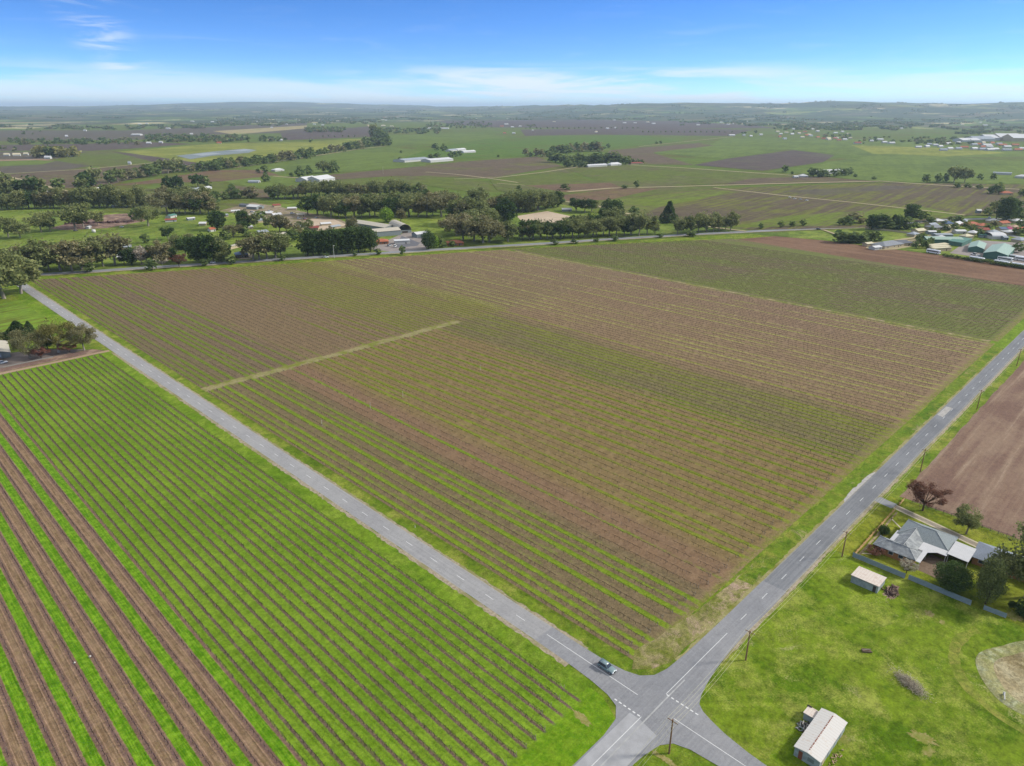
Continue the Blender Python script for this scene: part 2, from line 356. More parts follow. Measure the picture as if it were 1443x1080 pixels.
M_brownfield = material('harvested_field_soil', soilfield(C(130, 104, 90), C(152, 128, 108), C(176, 154, 132), 0.0), .95, .1, bump=.2)
M_redfield = material('ploughed_strip_soil', soilfield(C(122, 94, 74), C(138, 108, 86), C(146, 116, 94), R(90), .4), .95, .1, bump=.2)

def roadmat(base, dark, axis, worn=.5, edge=.45):
    def fn(n):
        p = n.pos(); x, y, z = n.xyz(p); t = (x, y)[axis]; l = (y, x)[axis]
        f3 = n.noise(p, 5, 4, .7); st = n.noise(n.vec(n.m('MULTIPLY', t, 1.6), n.m('MULTIPLY', l, .02)), 1.0, 4, .6); f1 = n.noise(p, .05, 5, .6, .5)
        o = n.mix(n.ss(n.m('ADD', n.m('MULTIPLY', st, .5), n.m('MULTIPLY', f1, .5)), .38, .62), dark, base)
        wt = n.m('ABSOLUTE', n.m('SUBTRACT', n.m('ABSOLUTE', n.m('SUBTRACT', n.m('ABSOLUTE', t), 1.7)), .8))
        o = n.mix(n.m('MULTIPLY', n.ss(wt, .4, .1), .3*worn), o, tuple(v*.72 for v in base))
        o = n.mix(n.m('MULTIPLY', n.ss(n.noise(p, .35, 5, .7, 1.0), .62, .72), .25), o, tuple(v*1.2 for v in base))
        cr = n.ss(n.m('ABSOLUTE', n.m('SUBTRACT', n.noise(p, .12, 6, .6, .6), .5)), .008, .002)
        o = n.mix(n.m('MULTIPLY', cr, .35), o, tuple(v*.5 for v in base))
        e_ = n.ss(n.m('ADD', n.m('ABSOLUTE', t), n.m('MULTIPLY', n.noise(p, .8, 4, .7), 1.2)), 3.55, 4.1); o = n.mix(n.m('MULTIPLY', e_, edge), o, C(176, 168, 146))
        return n.mix(1.0, o, n.grain(p, .86, 1.14, (.3, 1.5, 6)), 'MULTIPLY')
    return fn
M_road_l = material('pale_asphalt', roadmat(C(172, 171, 170), C(158, 157, 158), 0), .85, .25)
M_road_x = material('grey_asphalt', roadmat(C(142, 144, 148), C(122, 124, 128), 1), .85, .25)
M_cross = material('crossing_asphalt', roadmat(C(158, 158, 160), C(142, 143, 147), 1, .3, 0.0), .85, .25)
M_hwy = simple('highway_asphalt', C(150, 152, 154), .12, .05, .85)
M_paint = simple('road_paint', C(238, 238, 236), .1, 3, .6)
def gravelfn(a, b, c):
    def fn(n):
        p = n.pos(); f = n.noise(p, 1.2, 6, .75); g_ = n.noise(p, .12, 4, .6)
        return n.mix(n.ss(g_, .45, .65), n.mix(n.ss(f, .35, .65), a, b), c), f
    return fn
M_gravel = material('shoulder_gravel', gravelfn(C(150, 136, 112), C(190, 178, 154), C(146, 142, 92)), .95, .1, bump=.1)
M_track = material('dirt_track', gravelfn(C(142, 132, 92), C(170, 160, 114), C(126, 142, 62)), .95, .1, bump=.1)
M_tracksandy = material('sandy_track', gravelfn(C(172, 158, 124), C(196, 182, 146), C(182, 170, 130)), .95, .1, bump=.1)
M_redgravel = material('garden_bed_soil', gravelfn(C(112, 88, 78), C(150, 124, 112), C(176, 150, 128)), .95, .1, bump=.2)
M_sand = simple('arena_sand', C(204, 184, 160), .08, .1, .95)
M_yard = simple('yard_hardstand', C(158, 148, 142), .12, .12, .9)
M_dry = grass_mat('dry_reeds', C(132, 118, 82), C(168, 154, 118), C(196, 186, 150), C(146, 158, 84), s=1.8, dryth=.6)
M_grey_grass = grass_mat('silvery_weeds', C(140, 154, 104), C(168, 176, 134), C(190, 194, 160), None, s=2.5)

# ------------------------------------------------------------------ the setting
BIG = 60000
# one ground sheet that reaches the horizon and rises into the far hills
def horizon_height(azd):
    """height in photo pixels of the skyline above the level line, per bearing from the view axis (deg)"""
    xs = [-60, -36, -30, -24, -20, -16, -10, -5, 0, 5, 10, 16, 20, 24, 27, 31, 36, 60]
    ys = [0, 0, 1, 4, 5, 5, 2, .5, .5, 3, 5, 3.5, 3.5, 7.5, 7.5, 5, 6, 6]
    return np.interp(azd, xs, ys)
view_az = math.atan2(.65445, .66035)
rad = np.concatenate([[0, 60, 150, 300, 600, 1000, 1600, 2400, 3400, 4600], np.geomspace(6000, 30000, 60), [38000, 60000]])
azs = np.linspace(0, 2*math.pi, 721)[:-1]
VV = []; from_noise = []
def vnoise(u, v, seed):
    r = np.random.default_rng(seed); T = r.random((64, 64)); iu = np.floor(u).astype(int); iv = np.floor(v).astype(int); fu = u-iu; fv = v-iv
    fu = fu*fu*(3-2*fu); fv = fv*fv*(3-2*fv); a = T[iu % 64, iv % 64]; b = T[(iu+1) % 64, iv % 64]; c = T[iu % 64, (iv+1) % 64]; d = T[(iu+1) % 64, (iv+1) % 64]
    return (a*(1-fu)+b*fu)*(1-fv)+(c*(1-fu)+d*fu)*fv
RR, AA = np.meshgrid(rad, azs, indexing='ij')
GX = CAM[0]+RR*np.cos(AA); GY = CAM[1]+RR*np.sin(AA)
bear = -np.degrees((AA-view_az+math.pi) % (2*math.pi)-math.pi)       # + to the right
dist_ridge = np.interp(bear, [-60, -10, 0, 8, 60], [24000, 24000, 17000, 13000, 12500])
top = 126+horizon_height(bear)*dist_ridge/FPX
ramp_ = np.clip((RR-7000)/(dist_ridge-7000), 0, 1)
nz = vnoise(GX/1700+40, GY/1700+40, 3)*.6+vnoise(GX/600+9, GY/600+9, 4)*.3+vnoise(GX/260+9, GY/260+9, 5)*.1
GZ = -.15+np.where(RR > 7000, top*(ramp_**1.6)*(.72+.42*nz)+ramp_*(1-ramp_)*130*(nz-.45), 0)
beyond = RR > dist_ridge; GZ = np.where(beyond, np.minimum(GZ, top*.8), GZ)
def ground_fn(n):
    p = n.pos(); x, y, z = n.xyz(p)
    f0 = n.noise(p, .00035, 4, .6, .6); f1 = n.noise(p, .0016, 6, .65, .9); f2 = n.noise(p, .012, 5, .65); f3 = n.noise(p, .09, 5, .7)
    vo = n.node('ShaderNodeTexVoronoi'); vo.inputs['Scale'].default_value = .0021; vo.distance = 'CHEBYCHEV'; n.put(vo.inputs['Vector'], p); vo.inputs['Randomness'].default_value = .8
    rnd = n.xyz(vo.outputs['Color'])[0]
    fields = n.ramp(rnd, [(0, C(104, 106, 74)), (.2, C(106, 134, 66)), (.38, C(132, 118, 92)), (.5, C(122, 158, 78)), (.64, C(116, 108, 88)), (.72, C(156, 176, 104)), (.84, C(216, 202, 156))], 'CONSTANT')
    fields = n.mix(n.m('MULTIPLY', n.ss(f2, .4, .65), .4), fields, C(96, 112, 60))
    # wooded country: clumps in front of the hills
    d2 = n.m('SQRT', n.m('ADD', n.m('MULTIPLY', n.m('ADD', x, 107), n.m('ADD', x, 107)), n.m('MULTIPLY', n.m('ADD', y, 62), n.m('ADD', y, 62))))
    wood_amt = n.m('MULTIPLY', n.ss(d2, 3800, 7500), .1)
    wd = n.ss(n.m('ADD', n.m('ADD', n.m('MULTIPLY', f1, .55), n.m('MULTIPLY', f3, .25)), n.m('ADD', wood_amt, n.m('MULTIPLY', f2, .2))), .555, .60)
    sp = n.ss(n.noise(p, .011, 3, .8), .64, .68)
    o = n.mix(wd, fields, n.mix(n.ss(f3, .35, .65), C(48, 74, 52), C(84, 104, 70)))
    return n.mix(n.m('MULTIPLY', sp, .5), o, C(196, 190, 160))
M_ground = material('open_country', ground_fn, .95, .05)
na, nr = len(azs), len(rad)
V = np.stack([GX, GY, GZ], -1).reshape(-1, 3); ii, jj = np.meshgrid(np.arange(nr-1), np.arange(na), indexing='ij')
F = np.stack([ii*na+jj, (ii+1)*na+jj, (ii+1)*na+(jj+1) % na, ii*na+(jj+1) % na], -1).reshape(-1, 4)
tag(obj('ground', np_mesh('ground', V, F, M_ground, smooth=True)), kind='structure')

def nth(i): return '%d%s' % (i, 'th' if 10 <= i % 100 <= 20 else {1: 'st', 2: 'nd', 3: 'rd'}.get(i % 10, 'th'))
def P(*pts): return [at(px, py) for px, py in pts]
def far(name, pts, z, mat): return sheet(name, P(*pts), z, mat)
br_v = farfield_mat('brown_vineyard', C(112, 98, 80), C(112, 122, 70), .3, R(100))
gb_v = farfield_mat('grey_brown_vineyard', C(104, 96, 84), C(106, 112, 76), .3, R(10))
pur_v = farfield_mat('dark_vineyard', C(100, 88, 82), C(106, 104, 78), .3, R(60))
olv_v = farfield_mat('olive_vineyard', C(110, 106, 72), C(104, 124, 60), .62, R(95))
grn_v = farfield_mat('green_vineyard', C(108, 116, 66), C(96, 130, 56), .7, R(80), 12)
brt = farfield_mat('bright_paddock', C(98, 122, 66), C(112, 138, 70), .6, R(20), 20, .12)
yel = farfield_mat('yellow_green_paddock', C(124, 142, 68), C(150, 164, 84), .5, R(20), 20, .12)
tan = farfield_mat('sunlit_paddock', C(176, 160, 120), C(152, 152, 96), .4, R(20), 20, .12)  # pale tan carries the sun patches of the far strips in its colour
pnk = farfield_mat('bare_earth', C(160, 134, 112), C(150, 138, 104), .3, R(20), 20, .12)
redv = farfield_mat('red_brown_vineyard', C(122, 100, 80), C(118, 120, 74), .3, R(95))
# far paddocks, drawn back to front of the list; heights 4-8 cm apart
FZ = [0.02]
def fz(): FZ[0] += .012; return FZ[0]
far('valley_floor', [(-150, 262), (-150, 200), (100, 176), (700, 172), (1100, 176), (1600, 190), (1600, 330), (1040, 330), (700, 352), (300, 300)], .0, farfield_mat('valley_pasture', C(108, 112, 66), C(102, 130, 58), .6, R(90), 14))
for nm, mt, pts in [
  ('dry_or_sunlit_field', tan, [(-60, 176), (-60, 167), (110, 164), (235, 161), (300, 163), (300, 167), (150, 171)]),  # sunlit strip of the plain, its brightness painted into the sheet
  ('dry_or_sunlit_field', tan, [(320, 160), (560, 153), (720, 155), (560, 158), (430, 163)]),
  ('field', pur_v, [(-60, 213), (-60, 205), (120, 203), (195, 200), (270, 203), (200, 209), (125, 213)]),
  ('field', gb_v, [(-60, 200), (-60, 184), (180, 184), (300, 179), (433, 173), (430, 187), (300, 190), (196, 197)]),
  ('dry_or_sunlit_field', tan, [(300, 185), (433, 177), (432, 181), (330, 190)]),
  ('field', pur_v, [(395, 188), (525, 178), (530, 193), (400, 198)]),
  ('field', pnk, [(-60, 232), (-60, 223), (45, 222), (78, 226)]),
  ('field', gb_v, [(-60, 226), (-60, 215), (0, 214), (125, 214), (80, 224)]),
  ('paddock', brt, [(-60, 238), (-60, 229), (50, 226), (79, 227), (60, 232)]),
  ('field', gb_v, [(-60, 246), (-60, 238), (60, 232), (79, 227), (128, 234), (70, 243)]),
  ('field', olv_v, [(82, 226), (125, 215), (156, 214), (222, 228), (128, 234)]),
  ('field', pur_v, [(158, 214), (200, 218), (304, 233), (300, 240), (222, 230)]),
  ('field', olv_v, [(128, 234), (222, 229), (300, 240), (205, 232)]),
  ('field', br_v, [(-60, 280), (-60, 252), (0, 247), (120, 239), (205, 232), (262, 240), (190, 252), (150, 262), (60, 268)]),
  ('paddock', yel, [(166, 214), (300, 203), (430, 200), (530, 194), (515, 207), (400, 219), (300, 233), (225, 222)]),
  ('paddock', brt, [(330, 236), (430, 222), (515, 209), (545, 207), (600, 213), (600, 234), (466, 244), (383, 246)]),
  ('paddock', brt, [(545, 206), (548, 192), (640, 188), (733, 192), (700, 199), (620, 203)]),
  ('field', redv, [(247, 249), (300, 240), (369, 240), (400, 249), (312, 256), (235, 258), (160, 262)]),
  ('field', br_v, [(462, 247), (600, 234), (652, 228), (756, 221), (791, 234), (690, 252), (560, 248), (470, 254)]),
  ('paddock', brt, [(312, 256), (383, 248), (440, 247), (462, 252), (440, 262), (370, 266)]),
  ('field', grn_v, [(683, 196), (900, 190), (965, 200), (870, 208), (740, 220), (650, 224), (560, 226), (600, 212)]),
  ('field', pur_v, [(733, 183), (900, 180), (1060, 183), (1030, 192), (839, 190), (740, 192)]),
  ('field', pur_v, [(615, 171), (900, 168), (1060, 177), (1100, 181), (900, 181), (700, 180), (640, 176)]),
  ('field', br_v, [(860, 212), (985, 202), (1012, 206), (920, 216), (978, 233), (900, 232), (850, 224)]),
  ('paddock', brt, [(920, 215), (1012, 205), (1060, 208), (1110, 211), (1024, 224), (960, 220)]),
  ('paddock', brt, [(1020, 195), (1200, 196), (1560, 214), (1560, 230), (1300, 226), (1180, 218), (1110, 211), (1000, 205)]),
  ('field', pur_v, [(978, 233), (1025, 224), (1118, 212), (1176, 219), (1160, 229), (1075, 241)]),
  ('dry_or_sunlit_field', yel, [(1200, 205), (1355, 210), (1420, 216), (1330, 221), (1230, 217)]),
  ('field', olv_v, [(1330, 222), (1560, 220), (1560, 236), (1380, 232)]),
  ('paddock', brt, [(1120, 243), (1170, 228), (1250, 217), (1350, 222), (1560, 236), (1560, 262), (1300, 257), (1240, 256), (1190, 252)]),
  ('field', olv_v, [(850, 258), (791, 236), (850, 231), (978, 238), (1108, 247), (1130, 252), (1000, 260), (880, 264)]),
  ('field', br_v, [(1060, 252), (1150, 249), (1240, 257), (1150, 259), (1020, 260)]),
  ('field', olv_v, [(700, 268), (690, 254), (791, 238), (850, 262), (1010, 264), (860, 298), (800, 290)]),
  ('field', redv, [(740, 262), (860, 258), (880, 266), (800, 272)]),
  ('field', redv, [(790, 276), (870, 266), (930, 266), (860, 282), (800, 284)]),
  ('field', olv_v, [(440, 262), (470, 255), (600, 248), (690, 256), (690, 275), (600, 262)]),
  ('field', olv_v, [(140, 300), (200, 268), (312, 258), (378, 266), (370, 282), (300, 300)]),
  ('field', br_v, [(310, 272), (330, 262), (375, 268), (380, 280), (350, 278)]),
]: far(nm, pts, fz(), mt)
# vineyards beyond the highway on the right, their rows running away to the upper right
a1 = math.atan2(322.4-263.4, 1278.6-717.5)
vin_a = farfield_mat('ribbed_vineyard', C(106, 94, 76), C(114, 124, 66), .42, a1, 5.0, .85)
vin_b = farfield_mat('ribbed_green_vineyard', C(112, 112, 68), C(112, 136, 58), .6, a1, 5.0, .7)
far('field', [(1005, 266), (1240, 258), (1560, 262), (1560, 306), (1360, 304), (1100, 277)], fz(), vin_a)
far('field', [(1005, 266), (1100, 277), (1365, 305), (1220, 321), (1060, 325), (1000, 318), (835, 300), (880, 280)], fz(), vin_a)
far('field', [(830, 300), (870, 282), (1000, 268), (1040, 271), (930, 292), (900, 306)], fz(), vin_b)
far('field', [(1020, 322), (1110, 305), (1300, 292), (1360, 304), (1220, 318), (1120, 320)], fz(), vin_b)
far('field', [(1100, 270), (1250, 262), (1300, 264), (1160, 276)], fz(), gb_v)
# lake flat
far('salt_flat', [(248, 220), (300, 214), (345, 210), (362, 212), (350, 216), (300, 220), (268, 225)], fz(), simple('pond_mud', C(132, 142, 140), .15, .01, .6))
M_water = simple('pond_water', C(164, 170, 172), .1, .01, .6, .2)
for pts in ([(318, 213), (345, 210.5), (357, 211.5), (340, 213.5)], [(270, 218), (300, 215.5), (312, 217), (285, 220)]): far('pond', pts, fz(), M_water)
# tracks
def ftrack(pts, wd, mat=None): return ribbon('track', resample(P(*pts), 60), wd, fz()+.02, mat or M_tracksandy, .1)
ftrack([(-60, 250), (0, 246), (120, 239), (205, 231), (262, 226)], 9)
ftrack([(0, 247), (40, 256), (69, 264), (95, 270)], 8); ftrack([(-30, 260), (30, 256)], 9)
ftrack([(330, 237), (400, 227), (510, 210), (545, 206)], 8)
ftrack([(600, 243), (640, 246), (690, 252), (730, 258)], 6); ftrack([(640, 253), (700, 251), (760, 244), (815, 236)], 6)
ftrack([(385, 249), (430, 252)], 8); ftrack([(850, 231), (960, 237), (1060, 244), (1120, 248)], 8)
ftrack([(900, 207), (1033, 193)], 8); ftrack([(800, 271), (860, 266), (1010, 262), (1150, 258), (1240, 256), (1330, 262), (1560, 274)], 9)
ftrack([(1005, 265), (1100, 276), (1200, 286), (1360, 304)], 6); ftrack([(524, 190), (522, 180), (518, 176)], 14)
ftrack([(740, 262), (700, 259)], 4); ftrack([(770, 283), (800, 285), (840, 291), (900, 306), (1010, 322), (1052, 327)], 6)

# paddocks behind the highway
far('paddock', [(-80, 440), (-80, 300), (0, 296), (230, 296), (330, 290), (470, 286), (620, 276), (800, 285), (1040, 318), (1070, 327), (960, 333), (850, 340), (720, 349), (620, 355), (400, 368), (200, 380), (45, 388.5), (-80, 393)], .20, M_paddock)
far('bare_patch', [(70, 322), (110, 312), (150, 303), (195, 300), (205, 312), (150, 322), (90, 325)], .24, M_redgravel)
far('bare_patch', [(290, 296), (300, 288), (345, 284), (395, 292), (480, 310), (500, 320), (450, 326), (380, 316), (330, 300)], .24, material('yard_dirt', gravelfn(C(140, 126, 108), C(176, 158, 136), C(128, 134, 88)), .95, .1))
far('bare_patch', [(425, 314), (440, 308), (470, 309), (490, 318), (455, 324)], .25, M_sand)
# sand arena
A = P((728, 305), (771, 298), (808, 306), (776, 318), (740, 317))
sheet('riding_arena', A, .26, M_sand)
far('yard', [(520, 352), (540, 342), (560, 333), (575, 326), (600, 330), (605, 345), (600, 352), (560, 356)], .26, M_yard)
far('gravel_drive', [(196, 374), (215, 365), (235, 358), (240, 366), (232, 372)], .26, M_gravel)
far('gravel_drive', [(335, 366), (345, 362), (352, 357), (360, 360), (352, 366)], .26, M_gravel)
# big green block and ploughed strip to the right of the main vineyard
def hwy_line(t): pass
# highway polyline
HW = P((-160, 398), (-60, 393), (45, 388), (120, 383.5), (200, 378), (300, 372), (400, 365.5), (500, 359.5), (620, 352), (680, 348.5), (760, 344), (850, 338), (960, 331.5), (1060, 326.5), (1160, 322), (1217, 320), (1262, 316), (1330, 310), (1400, 308.5), (1470, 312), (1600, 320))
ribbon('highway', resample(HW, 40), 9, .30, M_hwy)
ribbon('highway_shoulder', resample([(x_-1, y_-6.2) for x_, y_ in HW], 25), 3, .28, M_gravel, .3)
def hwy_y(x_):
    for a, b in zip(HW[:-1], HW[1:]):
        if a[0] <= x_ <= b[0]: return a[1]+(b[1]-a[1])*(x_-a[0])/(b[0]-a[0])
    return HW[0][1]

# near ground: roadside grass under everything close
sheet('roadside_grass', [(-260, -160), (340, -160), (760, -30), (720, 60), (645, 272), (400, 425), (8, 603), (-60, 640), (-260, 620)], -.03, M_verge)
# left vineyard
sheet('left_vineyard_ground', [(-9, 3.2), (-5.6, 10), (-5.6, 353), (-260, 356), (-260, 3.6)], .004, M_left)
sheet('mown_strip', [(-9.4, 14), (-3.9, 14), (-3.9, 355), (-9.4, 352)], .01, M_mown)
# block beyond the farmhouse on the left
sheet('left_upper_vineyard_ground', [(-8, 388), (-8, 470), (-10, 520), (-150, 540), (-150, 395), (-50, 420), (-30, 385)], .004,
      farfield_mat('left_upper_rows', C(116, 128, 62), C(120, 158, 62), .66, R(8), 3.6, .6))
sheet('mown_strip', [(-3.5, 380), (-11, 384), (-12, 520), (-4.5, 560)], .012, M_mown)
# central vineyard: near block, far block
CB = lambda x_: 579-.5*(x_-11.7)
sheet('central_vineyard_ground', [(8.6, 10.5), (356, 9.3), (357, 259), (8.6, 259)], .012, M_cn)
sheet('upper_vineyard_ground', [(8.6, 259), (357, 259), (357, CB(357)+2), (8.6, CB(8.6)+2)], .012, M_cf)
ribbon('dirt_track', [(8+i*1.2, 260.5+math.sin(i*.17)*.4) for i in range(136)], 5.6, .02, M_track, .3)
sheet('neighbour_vineyard_ground', [(361, 9), (532, 9), (561, 277), (561, 285), (480, 335), (361, CB(361)+3)], .012, M_ne)
ribbon('boundary_track', [(359, 12+i*8) for i in range(49)], 3.0, .02, M_verge_dry, .2)
sheet('ploughed_strip', [(530, 24), (532, 9), (618, 12), (618, 256), (562, 280)], .02, M_redfield)
sheet('headland', [(346, -2), (520, 3.8), (530, 12), (346, 12)], .0, M_mown)
# dry verge between the vineyard and the right hand road
sheet('dry_verge', wobbly([(5.5, 10.5), (8.6, 7), (14, 4.6), (40, 4.2), (60, 4.4), (60, 9.0), (30, 10.6), (12, 13)], 3, .5), .016, M_verge_dry)
sheet('green_verge', wobbly([(56, 3.9), (350, 3.9), (350, 8.8), (80, 9.2), (56, 9.4)], 5, .5), .018, grass_mat('lush_verge', C(88, 130, 28), C(114, 146, 42), C(146, 156, 76), C(170, 154, 118), s=1.3, dryth=.56))
# pasture on the lower right
sheet('pasture', [(6, -24), (6.8, -8), (12, -4.8), (89.4, -4.8), (89.4, -60), (110, -200), (30, -200), (4, -60)], .004, M_pasture)
sheet('house_lawn', [(89.5, -4.2), (134.8, -4.2), (136, -16), (134, -60), (89.6, -58)], .006, M_lawn)
sheet('brown_field', wobbly([(137, -8.6), (700, -8.6), (700, -250), (135, -250), (135, -60), (137.5, -15)], 6, .3), .01, M_brownfield)
# stock dam with a raised rim
def dam():
    cx, cy, r0 = 70.5, -62.5, 14.0; Vd = []; Fd = []; mi = []
    radii = [0, 4, 7, 9, 11, 12.2, 13.2, 14.6]; zs = [-.0, .0, .03, .06, .12, .2, .22, -.02]; K = 64
    for r_, z_ in zip(radii, zs):
        for i in range(K):
            t = 2*math.pi*i/K; rr = r_*(1+.06*math.sin(3*t+1)+.04*math.sin(5*t)); Vd.append((cx+rr*math.cos(t), cy+rr*math.sin(t), z_+random.uniform(0, .07)+.03))
    for j in range(len(radii)-1):
        for i in range(K): Fd.append((j*K+i, (j+1)*K+i, (j+1)*K+(i+1) % K, j*K+(i+1) % K)); mi.append(0 if j < 4 else 1)
    o = obj('dry_dam', np_mesh('dry_dam', Vd, Fd, [M_dry, M_grey_grass], mi)); tag(o, kind='structure')
    ribbon('worn_ring', [(cx+19.5*math.cos(R(60+i*6)), cy+19.5*math.sin(R(60+i*6))) for i in range(35)], 2.4, .02, grass_mat('worn_grass', C(112, 140, 44), C(140, 158, 74), C(160, 166, 92), None, s=1.5), .25)
dam()
# bare soil patches
def blob(cx, cy, rx, ry, mat, z=.012, name='bare_patch', k=90):
    pts = []; ph = [random.uniform(0, 6.3) for _ in range(4)]
    for i in range(k): t = 2*math.pi*i/k; q = .85+.14*math.sin(2*t+ph[0])+.1*math.sin(5*t+ph[1])+.08*math.sin(9*t+ph[2])+random.uniform(-.17, .17); pts.append((cx+math.cos(t)*rx*q, cy+math.sin(t)*ry*q))
    return sheet(name, pts, z, mat)
M_bare = material('bare_ground', gravelfn(C(140, 142, 78), C(176, 164, 116), C(118, 146, 44)), .95, .1, bump=.1)
for px, py, a_, b_ in [(1300, 1040, 1.6, 3.2), (1308, 1058, 1.8, 1.4), (1310, 865, 1.6, 1.2), (1328, 877, 1.0, .8), (1180, 1040, 1.8, 2.4), (820, 1012, 1.2, 3.0), (1430, 868, 3, 2), (937, 1070, .8, 3.5)]:
    q = at(px, py); blob(q[0], q[1], a_, b_, M_bare)
# left farm: track and garden beds
ribbon('dirt_track', [(-4+(-i*6), 355.2+math.sin(i)*.2) for i in range(40)], 3.2, .03, material('pale_dirt', gravelfn(C(168, 140, 116), C(196, 170, 144), C(182, 156, 130)), .95, .1), .15)
sheet('garden_bed', [(-6, 357.2), (-60, 357.6), (-60, 364), (-30, 366), (-10, 365)], .035, M_redgravel)
sheet('farm_yard', [(-12, 366), (-60, 364), (-80, 380), (-60, 395), (-30, 385)], .03, simple('yard_gravel', C(132, 120, 112), .15, .3))

# ------------------------------------------------------------------ roads
def arc(cx, cy, r, a0, a1, k=9): return [(cx+r*math.cos(R(a0+(a1-a0)*i/k)), cy+r*math.sin(R(a0+(a1-a0)*i/k))) for i in range(k+1)]
JIT = lambda pts, a=.12: [(x_+random.uniform(-a, a), y_+random.uniform(-a, a)) for x_, y_ in pts]
zR = .035
outline = []
outline += [(60, -3.5)]+JIT([(x_, -3.5) for x_ in (50, 40, 34)])+[(28, -3.7), (20, -4.3), (14, -5.2)]+[(10.4, -6.0), (8.0, -7.0), (6.8, -8.6), (5.9, -11)]+[(4.8, -15), (3.9, -21), (3.5, -28), (3.5, -60), (3.5, -120)]
outline += [(-3.3, -120), (-3.3, -60), (-3.2, -26), (-3.3, -19), (-4.0, -12), (-5.2, -8.6), (-7.6, -6.8), (-12, -5.9), (-20, -5.2), (-40, -4.2), (-80, -3.6), (-200, -3.5)]
outline += [(-200, 3.5), (-80, 3.4), (-30, 3.1), (-14, 3.2), (-8.6, 4.0), (-5.6, 6.2), (-4.4, 9.5), (-3.7, 15), (-3.3, 24), (-3.2, 33.5)]
outline += [(3.5, 33.5), (3.5, 24), (3.7, 16), (4.4, 11.0), (5.6, 7.6), (8.2, 5.2), (12, 4.2), (20, 3.7), (34, 3.5), (60, 3.5)]
road = sheet('road', outline, zR, M_cross)
edge = lambda x_, s: x_+random.uniform(-.12, .12)
def side_road(name, pts, wd, mat, z=zR):
    return ribbon(name, pts, wd, z, mat, .018)
side_road('road', [(0.15, 33.5+i*6) for i in range(96)], 6.7, M_road_l)
side_road('road', [(60+i*6, 0) for i in range(125)], 7.0, M_road_x)
ribbon('gravel_shoulder', [(-3.85, 22+i*1.3) for i in range(254)], 1.5, .025, M_gravel, .5)
ribbon('gravel_shoulder', [(3.85, 22+i*1.3) for i in range(420)], 1.0, .025, M_gravel, .7)
ribbon('gravel_shoulder', [(24+i*1.5, -3.95) for i in range(400)], 1.1, .025, M_gravel, .4)
ribbon('gravel_shoulder', [(16+i*1.5, 3.9) for i in range(215)], 1.0, .025, material('pale_kerb_grass', gravelfn(C(150, 142, 96), C(176, 170, 120), C(130, 140, 72)), .95, .1), .5)
# resurfaced patches
M_patch = simple('resurfaced_patch', C(176, 176, 178), .1, .3, .85)
M_pale = simple('chalky_gravel', C(186, 182, 176), .15, .8, .9)
sheet('gravel_widening', wobbly([(118, 3.3), (150, 3.4), (148, 4.4), (126, 4.9)], 2, .3), .028, M_pale)
sheet('road_patch', [(222, .4), (236, .3), (236, 2.9), (223, 3.0)], zR+.004, M_pale)
sheet('road_patch', [(-160, -3.0), (-6, -5.0), (-5, .2), (-5, 2.8), (-160, 3.0)], zR+.004, M_patch)
# driveway: asphalt apron, two concrete wheel strips
ribbon('driveway_apron', [(130.4, -3.4), (129.6, -6), (129.1, -9.6)], 4.2, .03, M_hwy)
sheet('driveway', [(127.6, -9.6), (130.6, -9.6), (124.6, -36), (121.2, -36)], .02, material('driveway_gravel', gravelfn(C(150, 140, 126), C(176, 166, 148), C(160, 148, 128)), .95, .1))
M_conc = simple('pale_concrete', C(206, 194, 166), .1, .5)
ribbon('wheel_strip', [(127.9, -9.6), (121.6, -36)], .7, .03, M_conc); ribbon('wheel_strip', [(130.4, -9.6), (124.4, -36)], .7, .03, M_conc)
ribbon('garden_path', [(120.5, -11.2), (115.6, -16.6)], .5, .03, M_conc); ribbon('garden_path', [(93.6, -11.6), (95.6, -14.2)], .6, .03, M_conc)
sheet('patio', [(102.5, -25.4), (108, -27), (107, -36), (96, -33), (96.6, -26.4)], .03, material('patio_dirt', gravelfn(C(120, 100, 84), C(150, 130, 112), C(134, 116, 98)), .95, .1))
# painted markings
mk = MB(); zM = zR+.008
def mark(x0, x1, y0, y1): mk.add([(x0, y0, zM), (x1, y0, zM), (x1, y1, zM), (x0, y1, zM)], [(0, 1, 2, 3)])
for i in range(46): mark(.05, .19, 40.2+12*i, 43.4+12*i)
for i in range(55): mark(40.5+11.98*i, 43.7+11.98*i, -.07, .07)
mark(.33, .47, 4.5, 32.6); mark(5.2, 33.4, -.07, .07); mark(-120, -4.2, .22, .36); mark(.43, .57, -60, -5.2)
for i in range(7): mark(5.0, 5.3, -8.4+i*1.25, -7.7+i*1.25); 
for i in range(6): mark(-4.45, -4.15, .6+i*1.25, 1.3+i*1.25)
mk.build('road_marking', M_paint, road)
# pale tyre-polished lines across the crossing
M_worn = simple('polished_asphalt', C(184, 184, 182), .12, .6, .7)
for yy in (-.75,): 
    ribbon('tyre_polish', [(-30, -1.2), (-15, -1.0), (5, yy), (12, yy)], .3, zR+.006, M_worn, .2)

